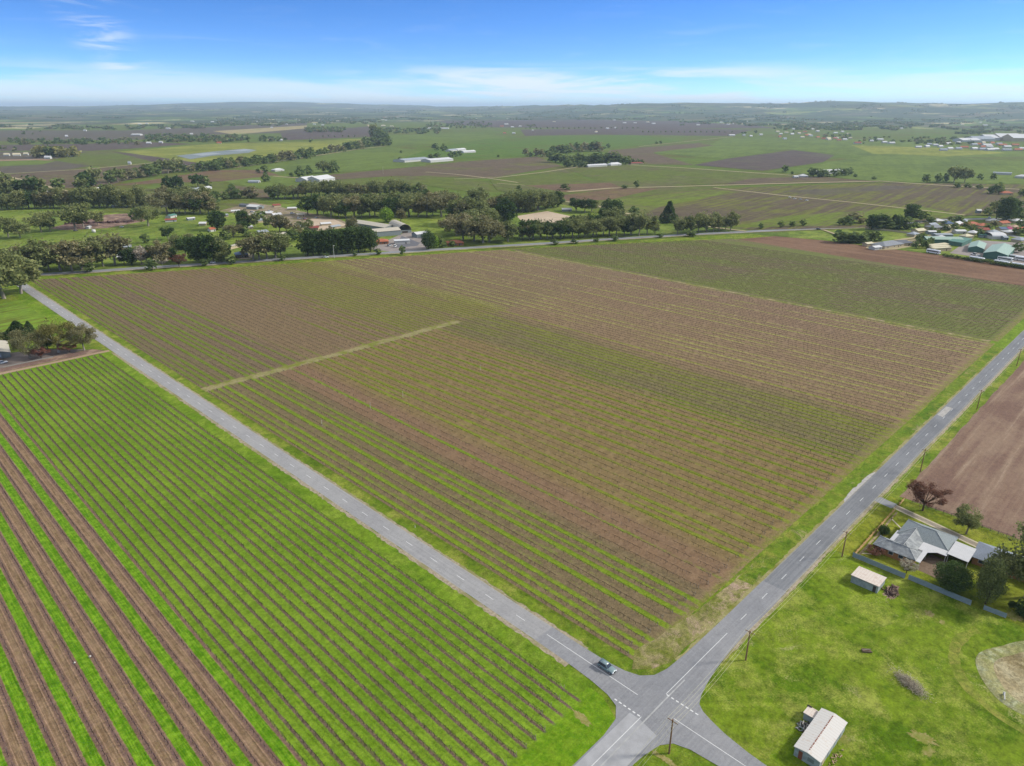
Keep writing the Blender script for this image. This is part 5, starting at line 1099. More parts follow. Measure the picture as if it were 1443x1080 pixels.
panel_fence('metal_fence', 'grey sheet metal fence between the brick house and the open pasture', [(89.7, -10.4), (89.6, -25.0)], 1.7, 2.4, M_fm, M_fm)
panel_fence('metal_fence', 'longer grey sheet metal fence run below the dark green trees', [(89.9, -25.8), (89.6, -41.6)], 1.7, 2.4, M_fm, M_fm)
panel_fence('metal_fence', 'short grey sheet metal fence piece at the right edge by the dark shrubbery', [(90.2, -44.4), (90.4, -49.6)], 1.5, 2.4, M_fm, M_fm)
def picket(name, label, x0, x1, y_):
    root = empty(name, (x0, y_, 0), 0, label, 'fence'); L = x1-x0; k = max(1, round(L/2.6))
    for i in range(k):
        a = L*i/k; b = L*(i+1)/k; MB().box(a-.09, a+.09, -.09, .09, 0, 1.35).build('fence_post', M_timber2, root)
        pb = MB(); n_ = 12
        for j in range(n_): xx = a+.14+(b-a-.28)*(j+.5)/n_; hh = 1.02+.22*math.cos((j+.5)/n_*2*math.pi); pb.box(xx-.07, xx+.07, -.13, -.1, .12, hh)
        pb.build('fence_panel', M_timber, root)
        MB().box(a+.1, b-.1, -.06, 0, .35, .47).box(a+.1, b-.1, -.06, 0, .88, 1.0).build('rail', M_timber2, root)
    MB().box(L-.09, L+.09, -.09, .09, 0, 1.35).build('fence_post', M_timber2, root)
picket('timber_fence', 'long orange timber picket fence with scalloped top in front of the brick house', 90.0, 126.4, -10.5); picket('timber_fence', 'short end of the orange timber fence on the far side of the driveway gate', 130.6, 135.6, -10.5)
sheet('garden_bed', wobbly([(90.2, -11.9), (126, -11.8), (126, -11.1), (90.2, -11.1)], 2, .15), .03, M_dry)
def wire_fence(name, label, pts, h, step, mat, wires=4):
    o = pts[0]; root = empty(name, (o[0], o[1], 0), 0, label, 'fence')
    for a, b in zip(pts[:-1], pts[1:]):
        k = max(1, round(math.dist(a, b)/step)); wb = MB()
        for w_ in range(wires): z_ = h*(w_+1)/(wires+.3); wb.bar((a[0]-o[0], a[1]-o[1], z_), (b[0]-o[0], b[1]-o[1], z_), .022, None, 4)
        wb.build('wire', M_door, root)
        for i in range(k): t0 = i/k; x_, y_ = a[0]+(b[0]-a[0])*t0-o[0], a[1]+(b[1]-a[1])*t0-o[1]; MB().bar((x_, y_, 0), (x_, y_, h+.1), .06, None, 6).build('fence_post', mat, root)
wire_fence('wire_fence', 'dark post and wire fence between the lawn and the harvested brown field', [(136.4, -13), (135.6, -25), (134.8, -34), (134.0, -52)], 1.3, 2.2, paint('dark_post', 104, 100, 92), 8)
panel_fence('garden_wall', 'low grey garden wall beside the dirt track of the left farm', [(-29, 364.6), (-44, 364.8), (-52, 364.4)], .7, 3, paint('stone_wall_grey', 150, 146, 138), W_GR)
panel_fence('cream_fence', 'long cream panel fence in front of the cypress windbreak', [at(1219, 323), at(1255, 326.5), at(1300, 332)], 2.0, 8, W_CR, W_CR)

# ---- left farm
building('farmhouse', 'pale roofed farmhouse behind the gums at the left edge', 'house', -47.5, 394, R(82), 24, 8.5, 2.9, 4.2, 'gable', W_GR, R_BE, win=4)
building('carport_shed', 'dark fronted shed with blue grey roof and solar panel at the left edge', 'shed', -52.5, 381, R(82), 9, 6, 2.6, 3.1, 'mono', W_BN, paint('blue_grey_roof', 104, 118, 136))
# ---- mid distance buildings
BL((502, 318), (551, 326), 17, 5, 6.6, 'gable', W_GR, R_BE, 'long beige roofed storage shed of the depot, left of the arched shed', 'shed', 'storage_shed')
BL((525, 333), (561, 330), 17, 5.5, 7.5, 'gable', W_GR, R_BE, 'wide pale roofed workshop with grey gable end in front of the long shed', 'workshop', 'workshop')
BL((556, 322), (571, 329), 14, 3, 9.5, 'arch', W_GR, R_BE, 'barrel vaulted hangar open towards the yard', 'hangar', 'hangar')
BL((525, 344), (547, 343), 11, 3, 4.8, 'hip', W_BR, R_OR, 'orange roofed house at the left of the depot forecourt', 'house', 'house', win=3)
BL((556, 344), (577, 343), 8, 3.6, 3.8, 'mono', M_frame, R_WH, 'flat white canopy building in the middle of the depot yard', 'canopy', 'canopy')
BL((584, 335), (601, 333), 11, 4, 5.6, 'gable', W_GR, R_WH, 'grey shed with white roof at the right of the depot yard', 'shed', 'farm_shed')
BL((630, 346), (652, 345), 11, 3, 5, 'hip', W_BR, R_OR, 'orange roofed house among bushes right of the depot', 'house', 'house', win=3)
far('dark_yard', [(556, 350), (566, 333), (592, 343), (588, 347)], .30, paint('dark_asphalt', 112, 112, 118))
BL((332, 363), (349, 361.5), 12, 3.2, 5.2, 'hip', W_BN, R_BL, 'blue roofed brick house by the highway', 'house', 'house', win=3)
BL((323, 352), (346, 346), 4, 3, 3.2, 'mono', W_CR, R_BE, 'long narrow cream roof behind the blue roofed house', 'shed')
BL((353, 294), (367, 295), 14, 3.6, 5.6, 'gable', W_GR, R_WH, 'white roofed shed at the top of the yards', 'shed')
BL((341, 291), (351, 292), 9, 3, 4, 'gable', W_GR, R_SLD, 'dark roofed shed left of the white roofed one at the top of the yards', 'shed')
BL((233, 313), (249, 312), 9, 2.6, 3.6, 'gable', W_WH, R_RD, 'long low red roofed shed left of the yards', 'shed')
BL((237, 308), (246, 306), 7, 3, 4.2, 'gable', W_WH, R_TE, 'small pale green shed behind the long red roofed one', 'shed'); BL((264, 311), (274, 310), 6, 2.6, 3.4, 'gable', W_GR, R_WH, 'small white shed right of the long red roofed one', 'shed')
BL((295, 327), (302, 326), 6, 3, 4.6, 'gable', W_WH, R_OR, 'tiny house with orange roof in front of the left bottle green tree', 'hut', 'hut')
BL((64, 274), (83, 271.5), 13, 3.5, 5.4, 'gable', W_WH, R_WH, 'long white farm shed in the belt at the left', 'shed'); BL((134, 269), (142, 268.5), 12, 3.2, 5, 'gable', W_WH, R_WH, 'white roofed cottage beside the clipped dome bush', 'cottage', 'cottage')
BL((268, 270), (282, 268.5), 13, 3.4, 5.2, 'gable', W_WH, R_GY, 'long pale shed, left of the pair under the dark trees', 'shed'); BL((284, 268), (295, 266.5), 12, 3.2, 4.8, 'gable', W_WH, R_WH, 'white roofed shed, right of the pair under the dark trees', 'shed'); BL((251, 265), (257, 264), 9, 3, 4.4, 'gable', W_WH, R_BE, 'small pale shed between two dark tree groups', 'shed')
BL((424, 257), (441, 255), 26, 5, 9, 'gable', W_WH, R_WH, 'left bay of the large white gabled hall on the green slope', 'hall', 'hall'); BL((440, 257), (462, 254), 34, 5, 10, 'gable', W_WH, R_WH, 'taller right bay of the large white gabled hall on the green slope', 'hall', 'hall')
BL((441, 261), (455, 260), 10, 3, 4, 'gable', W_GN, R_TE, 'low teal shed in front of the white gabled hall', 'shed')
BL((385, 242), (398, 241), 14, 3.4, 6, 'hip', W_WH, R_WH, 'white farmhouse beside the dark tree above the hall', 'house', 'house'); BL((351, 258), (366, 258), 11, 3, 4.8, 'gable', W_WH, R_GY, 'pale cottage left of the track to the hall', 'cottage', 'cottage')
BL((792, 298), (805, 298), 9, 3, 4.2, 'gable', W_GR, R_WH, 'white shed right of the sand arena', 'shed')
BL((158, 293), (163, 292.6), 6, 2.6, 3.2, 'gable', W_GR, R_GY, 'tiny grey shed below the long belt', 'hut', 'hut'); BL((123, 323), (127, 322), 4, 2.4, 3, 'gable', W_WH, R_WH, 'white cabin by the dark mulch heap', 'cabin', 'cabin')
tk = empty('water_tank', (*at(132.5, 328), 0), 0, 'white round tank standing in the left paddock', 'tank'); MB().bar((0, 0, 0), (0, 0, 3), 1.9, 1.9, 16).build('tank_body', M_frame, tk, True); MB().bar((0, 0, 3), (0, 0, 3.4), 1.95, .3, 16).build('lid', R_WH, tk)
mh = empty('mulch_heap', (*at(140, 315), 0), R(-30), 'long dark mulch heap in the left paddock', 'mulch heap')
mb = MB(); 
for i in range(26): t = i/25; mb.bar((-34+68*t, random.uniform(-2, 2), -.5), (-34+68*t+random.uniform(-1, 1), random.uniform(-1, 1), random.uniform(1.2, 2.6)), random.uniform(3, 4.2), .8, 9)
mb.build('heap', paint('dark_mulch', 84, 62, 60), mh, True)
for a, b, rm, lb in (((167, 366), (182, 365), R_WH, 'white roofed house glimpsed behind the roadside gums'), ((194, 362), (208, 360), R_OR, 'pinkish roofed house glimpsed between the garden trees by the highway'), ((172, 352), (186, 351), R_GY, 'grey shed behind the roadside gums, above the white roofed house'), ((362, 314), (372, 313), R_GY, 'grey shed in the upper yards'), ((384, 306), (396, 305), R_WH, 'white shed in the upper yards'), ((418, 306), (428, 305), R_BE, 'beige shed left of the sandy yard'), ((340, 312), (350, 311), R_RD, 'small red roofed shed right of the bottle green trees')):
    BL(a, b, 9, 3, 4.6, 'gable', W_CR, rm, lb, 'house' if 'house' in lb else 'shed', 'house' if 'house' in lb else 'farm_shed')
YD = [(332, 300, R_WH, 'white', 8), (346, 306, R_BE, 'beige', 9), (362, 305, R_GY, 'grey', 8), (377, 303, R_WH, 'white', 10), (388, 312, R_OR, 'orange', 7), (402, 318, R_WH, 'white', 8), (350, 323, R_WH, 'white', 7), (371, 330, R_GY, 'grey', 8), (396, 333, R_BE, 'beige', 8), (424, 322, R_WH, 'white', 8), (443, 324, R_RD, 'dark red', 8), (459, 318, R_WH, 'white', 9), (472, 322, R_GY, 'grey', 9), (286, 318, R_WH, 'white', 6), (316, 306, R_GY, 'grey', 7), (412, 296, R_WH, 'white', 9), (390, 292, R_RD, 'dark red', 8), (225, 352, R_GY, 'grey', 8), (308, 344, R_WH, 'white', 6)]
YL = []
for px, py, rm, cn, L in YD:
    x_, y_ = at(px, py); YL.append(dict(px=px, label='small %s roofed outbuilding in the cluttered yards' % cn, o=building('yard_shed', 'x', 'shed', x_, y_, random.uniform(-.8, .2), L*1.25, L*.8, 2.6, 3.8, random.choice(['gable', 'mono', 'gable']), W_CR, rm, door=False, group='small outbuildings in the cluttered yards')))
HD = [(1312, 320, R_GY, 'grey', 9), (1348, 318, R_WH, 'white', 9), (1335, 323, R_CR, 'cream', 9), (1356, 314, R_GY, 'grey', 9), (1398, 314, R_WH, 'white', 9), (1412, 317, R_OR, 'orange', 10), (1399, 330, R_GY, 'grey', 8), (1370, 331, R_WH, 'white', 8), (1361, 336, R_CR, 'cream', 8), (1384, 327, R_RD, 'dark red', 8), (1422, 330, R_WH, 'white', 10), (1437, 341, R_GY, 'grey', 10), (1432, 314, R_WH, 'white', 10), (1320, 314, R_WH, 'white', 9), (1294, 328, R_CR, 'cream', 9), (1286, 333, R_GY, 'grey', 8), (1442, 326, R_OR, 'orange', 10), (1325, 338, R_WH, 'white', 7)]
for px, py, rm, cn, L in HD:
    x_, y_ = at(px, py); YL.append(dict(px=px, label='small %s roofed house in the hamlet' % cn, o=building('small_house', 'x', 'house', x_, y_, random.uniform(-.9, .3), L*1.35, L, 2.8, 4.6, random.choice(['gable', 'hip']), W_CR, rm, door=False, group='small houses of the hamlet')))
number_labels(YL, lambda d: d['px'])
for d in YL: d['o']['label'] = d['label']
# hamlet
far('paddock', [(1052, 329.5), (1160, 325), (1300, 316), (1520, 324), (1520, 388), (1443, 374), (1340, 360.5), (1200, 342.5), (1090, 333)], .12, M_paddock)
far('yard', [(1338, 357), (1356, 345), (1378, 339), (1500, 346), (1500, 384), (1443, 373)], .17, M_yard)
far('yard', [(1220, 350), (1226, 342), (1262, 340), (1296, 337), (1300, 345), (1262, 352), (1240, 353)], .17, M_tracksandy)
ftrack([(1262, 340), (1290, 336), (1330, 331), (1345, 326)], 6); ftrack([(1160, 325), (1180, 332), (1225, 333)], 4)
ribbon('lane', P((1402, 326), (1443, 337), (1520, 350)), 8, .2, M_hwy)
BL((1236, 350), (1263, 346), 15, 3, 5.8, 'hip', W_CR, R_SL, 'grey roofed villa below the yellow autumn trees', 'house', 'villa', win=3)
BL((1258, 346), (1281, 345), 11, 3, 5.0, 'hip', W_CR, R_SLD, 'right wing building of the grey roofed villa with dark panels', 'house', 'villa', win=2)
BL((1228, 352), (1238, 351), 7, 2.6, 3.6, 'gable', W_WH, R_WH, 'small white glasshouse left of the villa', 'glasshouse', 'glasshouse'); BL((1218, 347), (1227, 346), 6, 2.6, 3.6, 'gable', W_CR, R_CR, 'small cream hut left of the villa', 'hut', 'hut')
BL((1308, 324), (1324, 323), 11, 3, 5.4, 'hip', W_CR, R_SL, 'slate roofed house at the left end of the hamlet', 'house', 'house'); BL((1329, 318), (1341, 318), 11, 3, 5.4, 'hip', W_CR, R_BL, 'blue grey roofed house at the back of the hamlet', 'house', 'house')
BL((1344, 329), (1358, 329), 9, 3, 4, 'gable', W_WH, R_WH, 'white roofed bungalow in the middle of the hamlet', 'house', 'bungalow'); BL((1361, 320), (1376, 319), 12, 3, 5.6, 'hip', W_CR, R_OR, 'orange tiled house, left of the orange pair', 'house', 'house'); BL((1376, 321), (1392, 321), 12, 3, 5.2, 'hip', W_CR, R_OR, 'orange tiled house with white verandah, right of the orange pair', 'house', 'house')
BL((1406, 326), (1416, 326), 10, 3, 4.8, 'gable', W_CR, R_BL, 'blue roofed house next to the magenta roof', 'house', 'house'); BL((1416, 326), (1423, 326), 10, 3, 4.8, 'gable', W_CR, R_MG, 'small magenta roofed building in the hamlet', 'house', 'house'); BL((1423, 323), (1434, 323), 11, 3, 5, 'hip', W_CR, paint('terracotta_cream_roof', 202, 170, 144), 'salmon roofed house right of the magenta roof', 'house', 'house')
BL((1391, 336), (1411, 336), 15, 3, 6, 'arch', W_WH, R_WH, 'domed white hall in the right part of the hamlet', 'hall', 'hall'); BL((1379, 334), (1390, 335), 9, 3, 4, 'gable', W_GR, R_TE, 'teal shed left of the domed white hall', 'shed'); BL((1411, 338), (1417, 338), 8, 3, 4, 'gable', W_GR, R_GY, 'grey shed right of the domed white hall', 'shed')
BL((1306, 330), (1317, 330), 8, 3, 3.8, 'gable', W_GR, R_WH, 'small white roof above the long green building', 'shed'); BL((1315, 334), (1339, 334), 9, 3, 3.6, 'gable', W_GR, R_GY, 'long light grey roof behind the long green building', 'shed')
BL((1301, 341), (1352, 342), 15, 4, 5.6, 'gable', W_GN, R_GN, 'long pale green roofed building left of the coach yard', 'warehouse', 'warehouse'); BL((1345, 347), (1359, 341), 12, 4, 4.4, 'mono', W_GN, R_TE, 'teal sloping canopy at the end of the long green building', 'canopy', 'canopy')
for i in range(3): BL((1309+i*2.2, 350.5+i*2.2), (1333+i*2.2, 348+i*2.6), 4.2, 3.4, 3.6, 'mono', W_CR, R_CR, ['cream coach canopy, rearmost of three', 'cream coach canopy, middle of three', 'cream coach canopy, nearest of three'][i], 'canopy', 'canopy', 'cream canopies by the coaches')
BL((1374, 356), (1378, 348), 12, 4, 6, 'gable', W_GN, R_GN, 'smaller pale green shed in the coach yard', 'shed', 'yard_shed'); BL((1401, 366), (1413, 354), 18, 5, 7.4, 'gable', W_GN, R_GN, 'large pale green shed in the coach yard', 'shed', 'yard_shed')
BL((1399, 246), (1425, 247), 12, 4, 5.2, 'gable', W_WH, R_GY, 'row of pale sheds on the bright paddock at right', 'shed'); BL((1431, 251), (1448, 252), 16, 4, 7, 'hip', W_WH, R_WH, 'white farmhouse at the right edge above the bright paddock hedge', 'house', 'house')
BL((1147, 246), (1183, 244), 24, 4.5, 8, 'gable', W_WH, R_WH, 'long white roofed homestead among dark trees', 'homestead', 'homestead'); BL((1126, 250), (1137, 250), 12, 3.2, 6, 'hip', W_WH, R_WH, 'white pyramid roofed cottage left of the homestead', 'cottage', 'cottage'); BL((1118, 251), (1124, 251), 9, 3, 4.6, 'gable', W_WH, R_WH, 'tiny white shed left of the pyramid roofed cottage', 'hut', 'hut')
BL((1409, 275), (1424, 275), 10, 3.4, 6, 'hip', W_CR, R_OR, 'red roofed farmhouse beside the pale track at right', 'house', 'house'); BL((1375, 301), (1381, 301), 4, 4, 5.4, 'gable', W_GR, R_WH, 'small pump hut above the hamlet', 'hut', 'hut')
BL((887, 232), (905, 231.5), 12, 3, 5, 'hip', W_CR, R_RD, 'dark red roofed house right of the distant grove', 'house', 'house'); BL((858, 234), (873, 233), 13, 3.4, 7, 'hip', W_WH, R_WH, 'white pyramid roofed building in front of the distant grove', 'house', 'house'); BL((826, 236), (853, 234.5), 13, 4, 6, 'gable', W_WH, R_WH, 'long white winery building in front of the distant grove', 'winery', 'winery_building')
BL((562, 229), (598, 226), 40, 5, 8, 'gable', W_WH, R_GY, 'broad grey roofed packing shed, left of the distant pair', 'shed', 'packing_shed'); BL((600, 229), (632, 226.5), 34, 5, 8, 'gable', W_WH, R_WH, 'broad white roofed packing shed, right of the distant pair', 'shed', 'packing_shed')
for i, (a, b, rm) in enumerate([((631, 214), (641, 213), R_GY), ((642, 213), (654, 212), R_WH), ((651, 216), (668, 215), R_WH)]): BL(a, b, 16, 4, 7, 'gable', W_WH, rm, ['grey house, leftmost of the three behind the packing sheds', 'pale house, middle of the three behind the packing sheds', 'white house, rightmost of the three behind the packing sheds'][i], 'house', 'house')
# distant specks of buildings, each its own thing
FARB = [(193, 191, 40, R_WH), (210, 203, 14, R_WH), (227, 202, 12, R_WH), (197, 176, 24, R_WH), (207, 175, 18, R_WH), (237, 182, 22, R_WH), (94, 193, 10, R_WH), (68, 224, 14, R_WH), (84, 221, 14, R_BE), (97, 221, 16, R_WH), (183, 232, 6, R_WH), (10, 220, 12, R_CR), (24, 220, 16, R_CR), (37, 219, 10, R_CR),
 (383, 181, 12, R_WH), (393, 173, 18, R_WH), (443, 176, 16, R_WH), (455, 177, 16, R_WH), (309, 203, 14, R_OR), (380, 199, 10, R_CR), (395, 199, 16, R_WH), (404, 176, 14, R_WH), (600, 182, 60, R_WH), (626, 182, 50, R_WH), (707, 179, 22, R_OR), (722, 180, 18, R_WH), (733, 179, 16, R_WH), (711, 189, 14, R_OR), (724, 189, 14, R_WH), (751, 185, 10, R_WH),
 (840, 187, 12, R_CR), (856, 182, 16, R_WH), (867, 181, 12, R_WH), (715, 168, 14, R_WH), (722, 168, 14, R_WH), (672, 168, 22, R_WH), (828, 168, 18, R_WH), (866, 170, 20, R_WH), (880, 174, 24, R_WH), (895, 174, 20, R_WH), (1031, 192, 24, R_WH), (1048, 192, 12, R_GY), (1058, 193, 12, R_WH), (1072, 191, 14, R_WH), (1100, 190, 14, R_WH),
 (1108, 188, 16, R_CR), (1116, 190, 16, R_WH), (1126, 189, 14, R_CR), (1134, 187, 16, R_OR), (1140, 191, 14, R_CR), (1118, 183, 14, R_WH), (1145, 183, 16, R_WH), (1160, 197, 14, R_OR), (1168, 198, 14, R_CR), (1178, 196, 16, R_WH), (1182, 199, 14, R_OR), (1190, 198, 16, R_WH), (1198, 196, 12, R_CR), (1208, 203, 22, R_RD), (1228, 200, 12, R_WH),
 (1240, 198, 20, R_WH), (1246, 202, 16, R_WH), (1256, 203, 20, R_WH), (1270, 182, 16, R_WH), (1294, 209, 16, R_WH), (1306, 208, 16, R_WH), (1318, 206, 14, R_WH), (1325, 208, 14, R_WH), (1330, 204, 12, R_OR), (1338, 211, 18, R_WH), (1350, 211, 18, R_GY), (1378, 205, 16, R_OR), (1390, 206, 26, R_WH), (1384, 212, 20, R_GY), (1400, 212, 26, R_WH),
 (1412, 206, 24, R_OR), (1418, 213, 22, R_GY), (1430, 206, 20, R_OR), (1434, 213, 20, R_OR), (1440, 211, 18, R_WH), (1405, 165, 60, R_WH), (1216, 163, 26, R_WH), (1010, 168, 20, R_CR), (1024, 167, 24, R_WH), (996, 165, 14, R_OR), (540, 178, 26, R_CR), (552, 179, 20, R_CR), (470, 163, 20, R_WH), (455, 166, 30, R_WH), (430, 167, 20, R_OR), (487, 167, 24, R_CR), (510, 166, 20, R_CR), (560, 166, 18, R_WH), (300, 166, 22, R_CR), (330, 168, 22, R_CR), (350, 166, 22, R_CR), (370, 169, 22, R_WH), (530, 163, 22, R_CR), (590, 164, 20, R_CR), (120, 185, 14, R_WH), (270, 190, 12, R_WH)]
for _ in range(34): FARB.append((random.uniform(250, 570), random.uniform(161, 173), random.uniform(16, 30), random.choice([R_WH, R_CR, R_OR, R_GY, R_WH])))
for _ in range(34): FARB.append((random.uniform(620, 1440), random.uniform(159, 178), random.uniform(16, 28), random.choice([R_WH, R_CR, R_WH])))
for _ in range(14): FARB.append((random.uniform(1095, 1200), random.uniform(185, 199), random.uniform(12, 18), random.choice([R_WH, R_CR, R_OR, R_GY])))
for _ in range(14): FARB.append((random.uniform(1290, 1440), random.uniform(202, 213), random.uniform(14, 22), random.choice([R_WH, R_CR, R_OR, R_GY, R_WH])))
FD = []
for px, py, L, rm in FARB:
    x_, y_ = at(px, py); where = 'left part of the plain' if px < 480 else ('centre of the plain' if px < 960 else 'right part of the plain'); dep = 'near the skyline' if py < 172 else ('beyond the far fields' if py < 192 else 'among the far fields')
    colr = {R_WH.name: 'white', R_GY.name: 'grey', R_OR.name: 'orange', R_RD.name: 'red', R_CR.name: 'cream', R_BE.name: 'beige'}[rm.name]
    FD.append(dict(px=px, label='tiny %s roofed building, %s, %s' % (colr, where, dep), o=building('distant_building', 'x', 'building', x_, y_, R(-40)+random.uniform(-.3, .3), L*1.1, L*.62, 4, 7.5, 'gable', W_WH if rm is not R_OR else W_CR, rm, door=False, group='tiny distant buildings dotted over the plain')))
number_labels(FD, lambda d: d['px'])
for d in FD: d['o']['label'] = d['label']
# the big winery complex on the right
for i, (px, py, L, Wd) in enumerate([(1362, 200, 70, 60), (1380, 199, 80, 60), (1398, 198, 90, 70), (1416, 198, 90, 70), (1434, 199, 90, 70), (1452, 199, 90, 70)]):
    x_, y_ = at(px, py); building('winery_hall', ['low end bay of the huge white roofed winery', 'second bay of the huge white roofed winery', 'third bay of the huge white roofed winery', 'fourth bay of the huge white roofed winery', 'fifth bay of the huge white roofed winery', 'last bay of the huge white roofed winery, at the right edge'][i], 'winery', x_, y_, R(-45), L, Wd*1.1, 7+min(i, 3)*2, 14+min(i, 3)*4, 'gable', W_CR if i > 2 else W_WH, R_WH if i != 1 else R_GY, door=False)

# ------------------------------------------------------------------ vehicles
M_tyre = simple('tyre_rubber', (.02, .02, .02), .1, 3); M_rim = simple('alloy_rim', (.4, .41, .42), .1, 3, .4, .5, .6); M_lamp = simple('headlamp_glass', (.75, .76, .78), .05, 3, .2, .6); M_tail = simple('tail_lamp_red', (.35, .02, .02), .05, 3, .3)
def carpaint(nm, c): 
    mt = simple(nm, c, .03, .5, .28, .5); return mt
def make_car(name, label, mat, x_, y_, rz, L=4.6, Wd=1.85, H=1.7, kind='suv', detail=True, group=None, z=0.05):
    root = empty(name, (x_, y_, z), rz, label, 'car', group)
    # body: rings along x (front = +x)
    def ring(x, hw, z0, z1, r_=.12): return [(x, -hw+r_*.3, z0), (x, -hw, z0+r_), (x, -hw, z1-r_*1.2), (x, -hw+r_, z1), (x, hw-r_, z1), (x, hw, z1-r_*1.2), (x, hw, z0+r_), (x, hw-r_*.3, z0)]
    l, w2 = L/2, Wd/2
    bt = .98 if kind == 'suv' else .86
    rings = [ring(-l, w2*.86, .42, bt-.12), ring(-l+.12, w2*.96, .3, bt), ring(-l*.6, w2, .26, bt+.02), ring(0, w2, .24, bt), ring(l*.42, w2, .26, bt-.02), ring(l*.8, w2*.96, .28, bt-.12), ring(l-.08, w2*.88, .34, bt-.26), ring(l, w2*.78, .42, bt-.4)]
    MB().loft(rings).build('body', mat, root, True)
    # glasshouse then roof
    def cr(x, hw, z): return [(x, -hw, z), (x, hw, z)]
    xb, xf = (-l+.12, l*.32); xb2, xf2 = (-l+.42, l*.08); g0, g1 = w2*.93, w2*.74; z0, z1 = bt-.03, H-.07
    if kind == 'sedan': xb, xb2 = -l*.72, -l*.42
    vs = [(xb, -g0, z0), (xf, -g0, z0), (xf, g0, z0), (xb, g0, z0), (xb2, -g1, z1), (xf2, -g1, z1), (xf2, g1, z1), (xb2, g1, z1)]
    MB().add(vs, [(0,1,5,4),(1,2,6,5),(2,3,7,6),(3,0,4,7),(3,2,1,0)]).build('window', M_glass, root)
    MB().loft([[(x, -g1*k, z1-.02), (x, g1*k, z1-.02), (x, g1*k*.9, z1+.07), (x, -g1*k*.9, z1+.07)] for x, k in ((xb2-.08, 1.03), ((xb2+xf2)/2, 1.05), (xf2+.06, 1.0))]).build('roof', mat, root, True)
    if detail:
        for sy in (-1, 1):
            for (xa, xb_) in ((xb, xb2), (xf, xf2), (0.1, 0.0)):
                MB().bar((xa, sy*(g0+.005), z0), (xb_, sy*(g1+.005), z1), .045, None, 5).build('pillar', mat, root)
            MB().box(l-.18, l+.005, sy*w2*.62-.2, sy*w2*.62+.2, bt-.42, bt-.24).build('headlight', M_lamp, root)
            MB().box(-l-.012, -l+.1, sy*w2*.7-.12, sy*w2*.7+.12, bt-.35, bt-.05).build('tail_light', M_tail, root)
            MB().box(l*.3, l*.3+.2, sy*(w2+.12)-.1, sy*(w2+.12)+.1, bt-.02, bt+.14).build('mirror', mat, root)
            MB().bar((xb2, sy*g1*.86, z1+.1), (xf2, sy*g1*.86, z1+.1), .025, None, 5).build('roof_rail', M_rim, root)
        MB().box(l-.05, l+.02, -w2*.36, w2*.36, bt-.46, bt-.3).build('grille', M_tyre, root); MB().box(l-.12, l+.03, -w2*.7, w2*.7, .36, .48).build('bumper', M_tyre, root)
    for sx in (-1, 1):
        for sy in (-1, 1):
            wh = MB().disc((sx*l*.62, sy*(w2-.1), .36), (0, 1, 0), .36, .24, 16).build('wheel', M_tyre, root)
            if detail: MB().disc((sx*l*.62, sy*(w2-.1+.0), .36), (0, 1, 0), .22, .27, 12).build('rim', M_rim, wh)
    return root
make_car('parked_car' if False else 'car', 'grey green wagon driving towards the crossing on the pale road', carpaint('silver_green_paint', (.15, .21, .22)), 1.75, 14.4, R(-90), z=zR+.01)
P_w = carpaint('white_car_paint', (.72, .72, .71)); P_r = carpaint('red_car_paint', (.32, .05, .05)); P_b = carpaint('blue_car_paint', (.06, .12, .26)); P_s = carpaint('silver_car_paint', (.4, .42, .44)); P_k = carpaint('black_car_paint', (.03, .03, .035))
hang = math.atan2(447-601, 328-14)
for px, py, mt, lb, rz in [(300.5, 371.5, P_w, 'white car on the highway below the blue roofed house', hang), (459.6, 363.8, P_w, 'white car on the highway in front of the even tree row', hang), (557, 348.5, P_w, 'white van parked on the depot forecourt', .6), (549, 347.5, P_s, 'silver car parked left of the white forecourt van', .4),
    (1113, 279, P_w, 'white car, leftmost on the pale vineyard track', -.6), (1120, 281, P_w, 'white car, second from left on the pale vineyard track', -.6), (1128, 282, P_s, 'silver car on the pale vineyard track', -.6), (1137, 283.5, P_w, 'white car, rightmost on the pale vineyard track', -.6),
    (1153, 324, P_k, 'dark car on the highway left of the hamlet', -.9), (386, 319, P_r, 'red car in the yards right of the bottle green trees', .3), (392, 320, P_s, 'silver car beside the red car in the yards', .2), (372, 312, P_b, 'blue truck like car in the upper yards', .5), (398, 309, P_w, 'white van among the trees of the upper yards', .1), (431, 310, P_r, 'red lorry like car on the sandy yard', .1), (446, 308, P_s, 'silver car on the sandy yard', .3), (422, 309, P_w, 'white van left of the sandy yard', .2),
    (107, 326, P_k, 'dark car under the gums by the mulch heap', .2), (172, 321, P_w, 'white car by the bare earth pad in the left paddock', .2), (1378, 362, P_w, 'white car with blue bonnet in the coach yard', 1.2), (1372, 360, P_w, 'white van beside the smaller green shed', .9), (1394, 308, P_s, 'silver car on the highway at the right', -.2),
    (403, 312, P_w, 'white caravan left of centre in the upper yards', .4), (340, 303, P_w, 'white caravan at the left of the upper yards', .8), (356, 300, P_s, 'grey caravan in the upper yards', .1), (380, 299, P_w, 'white caravan below the white roofed yard shed', .5), (412, 302, P_w, 'white caravan near the tall gum in the yards', .2)]:
    x_, y_ = at(px, py); big = 1.35 if any(k in lb for k in ('van', 'truck', 'lorry')) else 1.0
    make_car('parked_car' if 'highway' not in lb else 'car', lb, mt, x_, y_, rz, L=4.6*big, H=1.6*(1.35 if big > 1 else 1), kind='suv', detail=False, z=.33)
x_, y_ = -50.5, 372.5
make_car('parked_car', 'pale car parked at the left edge in the farm yard', P_s, x_, y_, R(10), z=.05)
